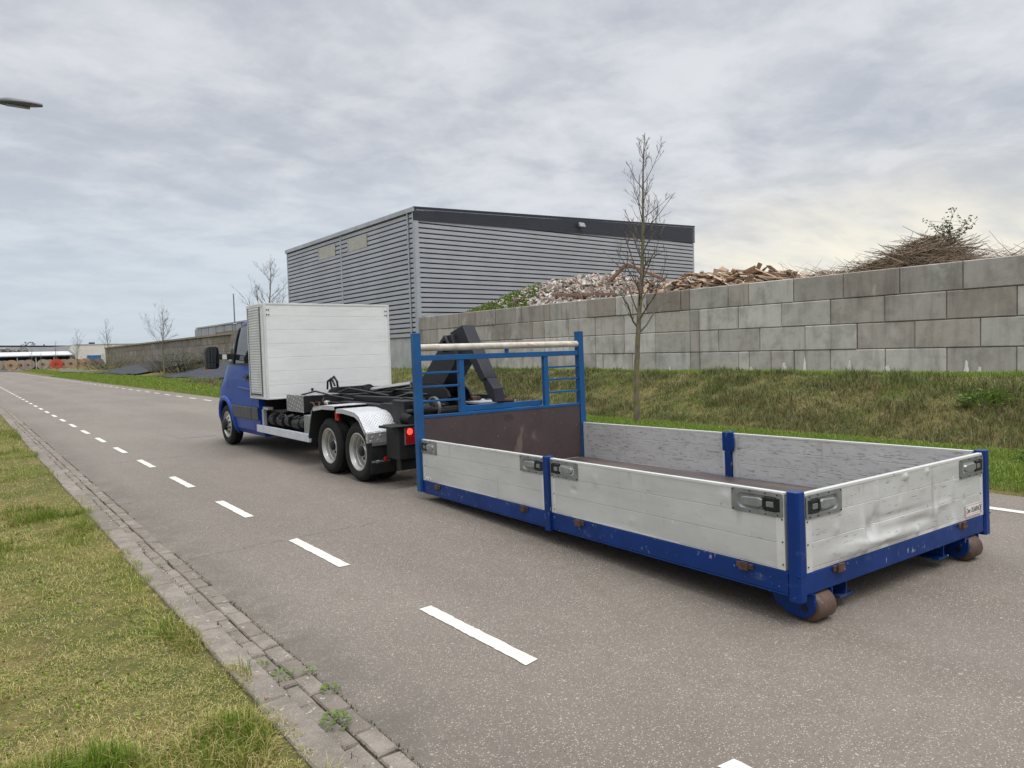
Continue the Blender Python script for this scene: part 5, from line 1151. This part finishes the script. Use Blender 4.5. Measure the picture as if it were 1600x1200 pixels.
# hooklift subframe
mb = MB(); mb.box((-.53, -.1, .70), (-.43, 3.4, .84)); mb.box((.43, -.1, .70), (.53, 3.4, .84)); mb.box((-.62, .15, .68), (-.53, .75, .90)); mb.box((-.60, .15, .84), (-.45, 1.95, .875)); mb.box((.45, .15, .84), (.60, 1.95, .875))
mb.build('subframe', MT['steel_black'], tk, bevel=.006)
mb = MB(); mb.bar((-.38, .15, .93), (-.38, 2.2, .90), .10, .07); mb.bar((.38, .15, .93), (.38, 2.2, .90), .10, .07); mb.box((-.45, 1.9, .84), (.45, 2.1, .96)); mb.box((-.70, .02, .70), (-.52, .30, .955)); mb.box((.52, .02, .70), (.70, .30, .955)); mb.box((-.5, .55, .86), (.5, .66, .94))
mb.build('tilt_frame', MT['steel_black'], tk, bevel=.008)
mb = MB(); mb.tube([(-.62, -.02, .83), (-.42, -.02, .83)], .085, 20); mb.tube([(.62, -.02, .83), (.42, -.02, .83)], .085, 20); mb.tube([(-.7, -.02, .83), (.7, -.02, .83)], .035, 12); mb.tube([(-.3, -.0, .80), (.3, -.0, .80)], .065, 18); mb.build('rear_roller', MT['steel_black'], tk, smooth=50)
MB().lathe([(-.015, .13), (.015, .13), (.015, .115), (-.015, .115), (-.015, .13)], (-.36, -.06, .86), 'x', 32).build('hose_reel', MT['galv'], tk, smooth=40)
mb = MB()
for i, x in enumerate((.05, .17, .30)): mb.tube([(x, -.02, .9), (x+.02, .3, .98+.02*i), (x-.03, .8, .93)], .013, 6)
for i in range(5): mb.bar((-.30+.16*i, .0, .88+.01*i), (-.22+.14*i, .5, .90), .04, .03)
mb.build('hydraulic_hoses', MT['steel_black'], tk, smooth=50)
for (x, y, z, s_) in ((-.28, .02, .86, .05), (.28, .05, .90, .06), (.05, -.05, .86, .045)):
    MB().box((x-s_, y-s_, z-s_*.8), (x+s_, y+s_, z+s_*.8)).tube([(x-s_*1.5, y, z), (x+s_*1.5, y, z)], s_*.4, 10).build('pivot_block', MT['rust'], tk, bevel=.006)
MB().box((.10, -.35, .88), (.62, .35, .90)).build('side_plate', MT['trim_grey'], tk)
# rams
ra = MB().tube([(-.06, 3.30, .93), (-.06, 2.14, .985)], .075, 24).tube([(-.06, 2.20, .982), (-.06, 2.12, .986)], .088, 24).tube([(-.06, 3.4, .925), (-.06, 3.28, .93)], .05, 16).build('lift_ram', MT['steel_black'], tk, smooth=50)
MB().tube([(-.06, 2.14, .985), (-.06, .93, 1.10)], .036, 20).build('rod', MT['chrome'], ra, smooth=50)
MB().tube([(-.15, 3.0, 1.0), (-.15, 2.12, 1.05)], .014, 8).tube([(-.14, 3.2, 1.0), (-.14, 3.24, 1.12), (-.14, 3.10, 1.17), (-.14, 3.0, 1.10), (-.12, 3.02, 1.0)], .018, 8).tube([(-.2, 3.22, .98), (-.2, 3.2, 1.10), (-.2, 3.05, 1.15), (-.2, 2.95, 1.04)], .016, 8).bar((-.34, 3.75, 1.0), (-.34, 3.45, .98), .03, .04).bar((-.34, 3.75, .98), (-.34, 3.77, 1.06), .03, .03).build('hose', MT['steel_black'], ra, smooth=50)
mb = MB(); mb.tube([(.22, 3.3, .93), (.22, 2.0, .97)], .07, 20); r2 = mb.build('lift_ram', MT['steel_black'], tk, smooth=50); MB().tube([(.22, 2.0, .97), (.22, .93, 1.08)], .034, 16).build('rod', MT['chrome'], r2, smooth=50)
# hook arm: two legs meeting at the elbow
ax0, ax1 = -.04, .13
AP = MT['arm_paint']
am = MB().prism([(-.05, 1.70), (.06, 1.69), (.544, 1.25), (.82, 1.07), (.82, .97), (.30, .97), (.05, 1.20), (-.09, 1.33), (-.16, 1.45)], 'x', ax0-.05, ax1+.04).build('boom', AP, tk, bevel=.010)
MB().tube([(ax0-.09, .03, 1.60), (ax1+.08, .03, 1.60)], .035, 14).box((ax0-.09, -.02, 1.53), (ax0-.055, .14, 1.66), Matrix.Rotation(R(-38), 3, 'X')).build('pivot', AP, am, bevel=.004)
PL_ = [(.86, 1.12), (.70, .90), (.10, .90), (-.03, .97), (.02, 1.04), (.12, 1.10), (.30, 1.14), (.55, 1.13)]
for q_ in (ax0-.085, ax1+.05): MB().prism(PL_, 'x', q_, q_+.03).build('pivot_plate', MT['steel_black'], am, bevel=.004)
MB().prism([(.05, 1.72), (-.217, 1.805), (-.36, 1.583), (-.645, 1.19), (-.55, 1.15), (-.336, 1.401), (-.169, 1.45), (-.02, 1.60)], 'x', ax0, ax1).build('hook_arm', AP, tk, bevel=.010)
MB().prism([(-.64, 1.195), (-.76, 1.08), (-.79, .93), (-.74, .93), (-.64, 1.01), (-.56, 1.145)], 'x', ax0+.016, ax1-.016).build('hook_arm', AP, tk, bevel=.008)
hk = MB(); hk.tube([(.17, -.62, .98), (.19, -.64, .92), (.21, -.69, .88), (.24, -.74, .90), (.25, -.745, .96)], [.04, .045, .045, .035, .025], 12); hk.tube([(.10, -.60, .97), (.24, -.60, .97)], .04, 12); hk.build('hook', MT['rust'], tk, smooth=50)
# box body
BX0, BX1, BY0, BY1, BZ0, BZ1 = -1.035, 1.035, 3.47, 4.22, .865, 2.295
bx = MB().box((BX0+.004, BY0+.0, BZ0+.02), (BX1-.004, BY1, BZ1-.02)).build('box_body', MT['box_white'], tk)
tm = MB(); e = .032
for x in (BX0-.002, BX1-e+.002): tm.box((x, BY0-.006, BZ0), (x+e, BY0+.06, BZ1)); tm.box((x, BY1-.04, BZ0), (x+e, BY1+.006, BZ1)); tm.box((x-.0, BY0+.06, BZ1-.05), (x+e, BY1-.04, BZ1)); tm.box((x, BY0+.06, BZ0), (x+e, BY1-.04, BZ0+.04))
tm.box((BX0+e, BY0-.006, BZ1-.028), (BX1-e, BY0+.05, BZ1+.002)); tm.box((BX0+e, BY0-.006, BZ0-.002), (BX1-e, BY0+.05, BZ0+.024)); tm.box((BX0+e, BY0+.05, BZ1-.012), (BX1-e, BY1, BZ1+.002)); tm.build('box_trim', MT['white_trim'], bx, bevel=.004)
for x, s_ in ((BX0+.004, -1), (BX1-.004, 1)):
    mb = MB(); vs = []; fs = []; nz_ = 34; z0_, z1_ = BZ0+.05, BZ1-.06
    for i in range(nz_):
        z = z0_+(z1_-z0_)*i/nz_; h_ = (z1_-z0_)/nz_
        for (zz, d_) in ((z+.003, .010), (z+h_*.5, .0125), (z+h_-.003, .010), (z+h_, .006)): vs += [(x+s_*d_, BY0+.20, zz), (x+s_*d_, BY1-.08, zz)]
    for i in range(len(vs)//2-1): fs.append((2*i, 2*i+1, 2*i+3, 2*i+2))
    mb.add(vs, fs); sh_ = mb.build('roller_shutter', pm('shutter', (.56, .57, .56), (.50, .51, .50), 3, .5, metal=.2), bx, fix=False)
    MB().box((x+s_*.016-.008, BY0+.22, z0_+.01), (x+s_*.016+.008, BY1-.10, z0_+.03)).build('handle', MT['black_plastic'], bx)
    MB().box((min(x, x+s_*.012), BY0+.17, BZ0+.04), (max(x, x+s_*.012), BY0+.198, BZ1-.05)).box((min(x, x+s_*.012), BY1-.078, BZ0+.04), (max(x, x+s_*.012), BY1-.042, BZ1-.05)).build('guide', pm('guide', (.10, .10, .10), (.13, .13, .13), 3, .5), bx)
rv = MB()
for x in (BX0+.045, BX0+.075, BX1-.075, BX1-.045):
    for z in (BZ1-.10, BZ1-.17): rv.box((x-.007, BY0-.010, z-.007), (x+.007, BY0+.002, z+.007))
rv.build('bolt', MT['black_plastic'], bx)
MB().box((-.42, BY0+.05, .68), (-.34, BY1, .865)).box((.34, BY0+.05, .68), (.42, BY1, .865)).build('bearer', MT['steel_black'], bx)
# toolbox, tanks, skirt
tb = MB().box((-.85, 2.56, .705), (-.08, 3.18, .935)).build('valve_box', MT['steel_black'], tk, bevel=.004)
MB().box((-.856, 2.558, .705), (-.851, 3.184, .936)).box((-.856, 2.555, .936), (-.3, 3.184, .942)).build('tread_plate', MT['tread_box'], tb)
MB().tube([(-.52, 2.56, .82), (-.52, 2.47, .82)], .035, 16).build('gauge', MT['white_trim'], tb, smooth=50)
MB().tube([(-.76, 2.54, .84), (-.76, 2.44, .84), (-.74, 2.42, .78), (-.74, 2.40, .62)], .014, 8).tube([(-.68, 2.54, .84), (-.66, 2.46, .84), (-.70, 2.42, .76)], .014, 8).tube([(-.56, 2.54, .90), (-.60, 2.5, .86), (-.57, 2.46, .78)], .007, 6).build('valve', MT['rust'], tb, smooth=50)
sk = MB().box((-1.0, 2.06, .345), (-.965, 4.10, .455)).build('side_skirt', MT['skirt_alu'], tk, bevel=.004)
MB().box((1.0-.035, 2.06, .345), (1.0, 4.10, .455)).build('side_skirt', MT['skirt_alu'], tk, bevel=.004)
mb = MB(); mb.box((-.985, 3.82, .455), (-.93, 3.88, .74)); mb.box((-.985, 3.62, .70), (-.90, 3.88, .74)); mb.build('bracket', MT['trim_grey'], tk, bevel=.004)
MB().box((-.98, 2.12, .455), (-.74, 2.26, .70)).build('bracket', MT['galv'], tk, bevel=.006)
rs = random.Random(2)
for (y, z, L, r_) in ((3.55, .56, .18, .10), (3.25, .55, .22, .085), (2.95, .57, .16, .09), (2.65, .55, .24, .085), (2.42, .57, .14, .08)):
    MB().tube([(-.88, y-L/2, z), (-.88, y+L/2, z)], [r_, r_*.95], 18).lathe([(-L/2-.02, r_*.6), (-L/2, r_*1.05), (L/2, r_*1.05), (L/2+.02, r_*.6)], (-.72, y, z), 'y', 16).build('air_tank', MT['steel_black'], tk, smooth=40)
mb = MB()
for i in range(9):
    y = 2.3+.16*i; mb.tube([(-.95+rs.random()*.1, y, .66), (-.97+rs.random()*.06, y+.1, .60+rs.random()*.05), (-.9, y+.22, .50), (-.92, y+.32, .56+rs.random()*.1)], .014, 6)
mb.build('pipework', MT['black_plastic'], tk, smooth=50)
MB().box((-.80, 2.2, .46), (-.43, 3.8, .50)).box((-.62, 2.2, .50), (-.43, 3.8, .68)).build('under_tray', MT['dark_liner'], tk)
MB().box((-.9, 3.2, .66), (-.45, 3.75, .70)).build('tray', MT['steel_black'], tk, bevel=.01)
MB().box((.45, 2.2, .40), (.92, 3.9, .66)).build('battery_box', MT['steel_black'], tk, bevel=.01)
for i_, pth in enumerate(([(-.80, 2.75, .945), (-.70, 2.5, 1.0), (-.55, 2.2, .93), (-.50, 1.7, .90)], [(-.30, 2.62, .95), (-.28, 2.3, 1.02), (-.25, 1.9, .99), (-.25, 1.2, .95)], [(.05, 3.1, .98), (.1, 2.6, 1.03), (.05, 2.0, 1.0), (.08, 1.1, 1.0)], [(-.42, .9, .92), (-.3, .6, 1.0), (-.1, .45, .98), (.05, .2, 1.02)], [(-.55, .7, .88), (-.5, .35, .97), (-.35, .1, .93), (-.2, -.05, .88)])):
    MB().tube([Vector(pth[0]).lerp(Vector(pth[1]), q) for q in (0, .5)]+[Vector(p) for p in pth[1:]], .012+.003*(i_ % 2), 8).build('cable', MT['black_plastic'], tk, smooth=60)
for y_ in (1.2, 2.0, 2.9): MB().tube([(-.53, y_, .77), (-.555, y_, .77)], .018, 6).build('bolt', MT['galv'], tk)
# mudguards
def guard(sx):
    a, b_ = (-1.035, -.60) if sx < 0 else (.60, 1.035)
    def shell(line, nm, mat, t=.006):
        up = line; lo = []
        for i, (y, z) in enumerate(line):
            p = line[max(i-1, 0)]; q = line[min(i+1, len(line)-1)]; d = Vector((q[0]-p[0], q[1]-p[1])).normalized(); lo.append((y-d[1]*t*-1 if 0 else y+d[1]*t, z-d[0]*t*-1 if 0 else z-d[0]*t*1))
        n_ = len(up); vs_ = []; fs_ = []
        for (x) in (a, b_):
            for q in (up, lo): vs_ += [(x, y, z) for y, z in q]
        for i in range(n_-1):
            fs_ += [(i, i+1, 2*n_+i+1, 2*n_+i), (n_+i, 3*n_+i, 3*n_+i+1, n_+i+1), (i, n_+i, n_+i+1, i+1), (2*n_+i, 2*n_+i+1, 3*n_+i+1, 3*n_+i)]
        fs_ += [(0, 2*n_, 3*n_, n_), (n_-1, 2*n_-1, 4*n_-1, 3*n_-1)]
        return MB().add(vs_, fs_).build(nm, mat, tk)
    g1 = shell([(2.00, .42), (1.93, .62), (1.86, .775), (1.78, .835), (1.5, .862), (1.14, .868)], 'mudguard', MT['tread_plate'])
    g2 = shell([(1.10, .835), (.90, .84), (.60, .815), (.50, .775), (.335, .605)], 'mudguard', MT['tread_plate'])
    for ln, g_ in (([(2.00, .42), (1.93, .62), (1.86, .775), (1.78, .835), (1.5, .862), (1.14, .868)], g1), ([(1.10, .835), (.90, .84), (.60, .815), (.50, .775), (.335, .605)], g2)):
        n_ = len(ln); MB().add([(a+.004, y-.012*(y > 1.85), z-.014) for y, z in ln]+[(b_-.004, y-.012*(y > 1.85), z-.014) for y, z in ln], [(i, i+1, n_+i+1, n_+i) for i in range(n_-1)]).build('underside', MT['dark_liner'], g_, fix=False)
    # side flanges hanging from the outer edge
    x0 = a if sx < 0 else b_; e_ = sx*.004
    def flange(top, dep, par):
        bt = [(y, z-dep) for y, z in top]; n_ = len(top); vs_ = [(x0+e_, y, z) for y, z in top]+[(x0+e_, y, z) for y, z in bt]
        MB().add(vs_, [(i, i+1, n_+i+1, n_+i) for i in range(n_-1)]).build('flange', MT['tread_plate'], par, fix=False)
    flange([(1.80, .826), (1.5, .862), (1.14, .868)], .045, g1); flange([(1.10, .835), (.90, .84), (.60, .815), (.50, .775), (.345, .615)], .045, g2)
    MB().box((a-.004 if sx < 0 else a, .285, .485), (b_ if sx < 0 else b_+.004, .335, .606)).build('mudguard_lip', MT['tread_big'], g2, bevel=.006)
    MB().box((a+.05, .274, .452), (b_-.02, .285, .484)).build('clamp_strip', MT['galv'], g2)
    MB().box((a+.03, .286, .13), (b_-.0, .297, .484)).build('mudflap', MT['rubber'], g2)
    MB().box((a+.3, 1.10, .60), (a+.36, 1.16, .84)).build('stay', MT['steel_black'], g2)
    MB().box((a+.01 if sx < 0 else b_-.03, 1.06, .70), (a+.03 if sx < 0 else b_-.01, 1.16, .80)).tube([(a+.0 if sx < 0 else b_, 1.11, .76), (a+.03 if sx < 0 else b_-.03, 1.11, .76)], .03, 12).build('marker_lamp', MT['red_lens'], g2)
guard(-1); guard(1)
# rear lamp boxes and underrun beam
for sx in (-1, 1):
    m_ = lambda a, b_: (min(sx*a, sx*b_), max(sx*a, sx*b_))
    x0, x1 = m_(.90, .50)
    hs = MB().box((x0, -.19, .33), (x1, .10, .69)).box((m_(.93, .48)[0], -.22, .69), (m_(.93, .48)[1], .12, .705)).build('lamp_housing', MT['steel_black'], tk, bevel=.006)
    MB().box((m_(.99, .86)[0], -.20, .675), (m_(.99, .86)[1], .10, .70)).build('shelf', MT['steel_black'], hs)
    lo, hi = m_(.825, .70)
    fr_ = MB().box((lo-.008, -.198, .490), (hi+.008, -.190, .680)).build('tail_lamp', pm('lamp_frame', (.25, .25, .26), (.2, .2, .21), 8, .4), tk)
    MB().box((lo, -.208, .500), (hi, -.198, .585)).build('lens', MT['red_lens'], fr_, bevel=.003)
    MB().box((lo, -.208, .588), (hi, -.198, .672)).build('lens', MT['red_lens'], fr_, bevel=.003)
    cx = (lo+hi)/2-.012; MB().lathe([(-.006, .005), (-.004, .030), (0, .036)], (cx, -.209, .635), 'y', 20).build('bulb_glow', MT['red_lit'], fr_, smooth=50)
    MB().tube([(sx*.70, .02, .76), (sx*.70, -.12, .75)], [.07, .05], 14).build('buffer', MT['rubber'], hs, smooth=50)
    MB().box((m_(1.02, .80)[0], .22, .27), (m_(1.02, .80)[1], .235, .29)).tube([(sx*.97, .215, .28), (sx*.94, .215, .28)], .018, 10).build('spring_stay', MT['galv'], tk)
    MB().lathe([(-.02, .012), (-.012, .028), (.012, .028), (.02, .012)], (sx*.86, .20, .30), 'y', 14).build('marker_lamp', MT['red_lens'], tk, smooth=40)
MB().box((-.88, -.17, .21), (.88, -.07, .33)).build('underrun_beam', MT['steel_black'], tk, bevel=.01)
MB().box((-.26, -.176, .225), (.26, -.171, .325)).build('number_plate', pm('plate', (.62, .48, .03), (.58, .45, .03), 3, .4), tk)
print('objects', len(bpy.data.objects))
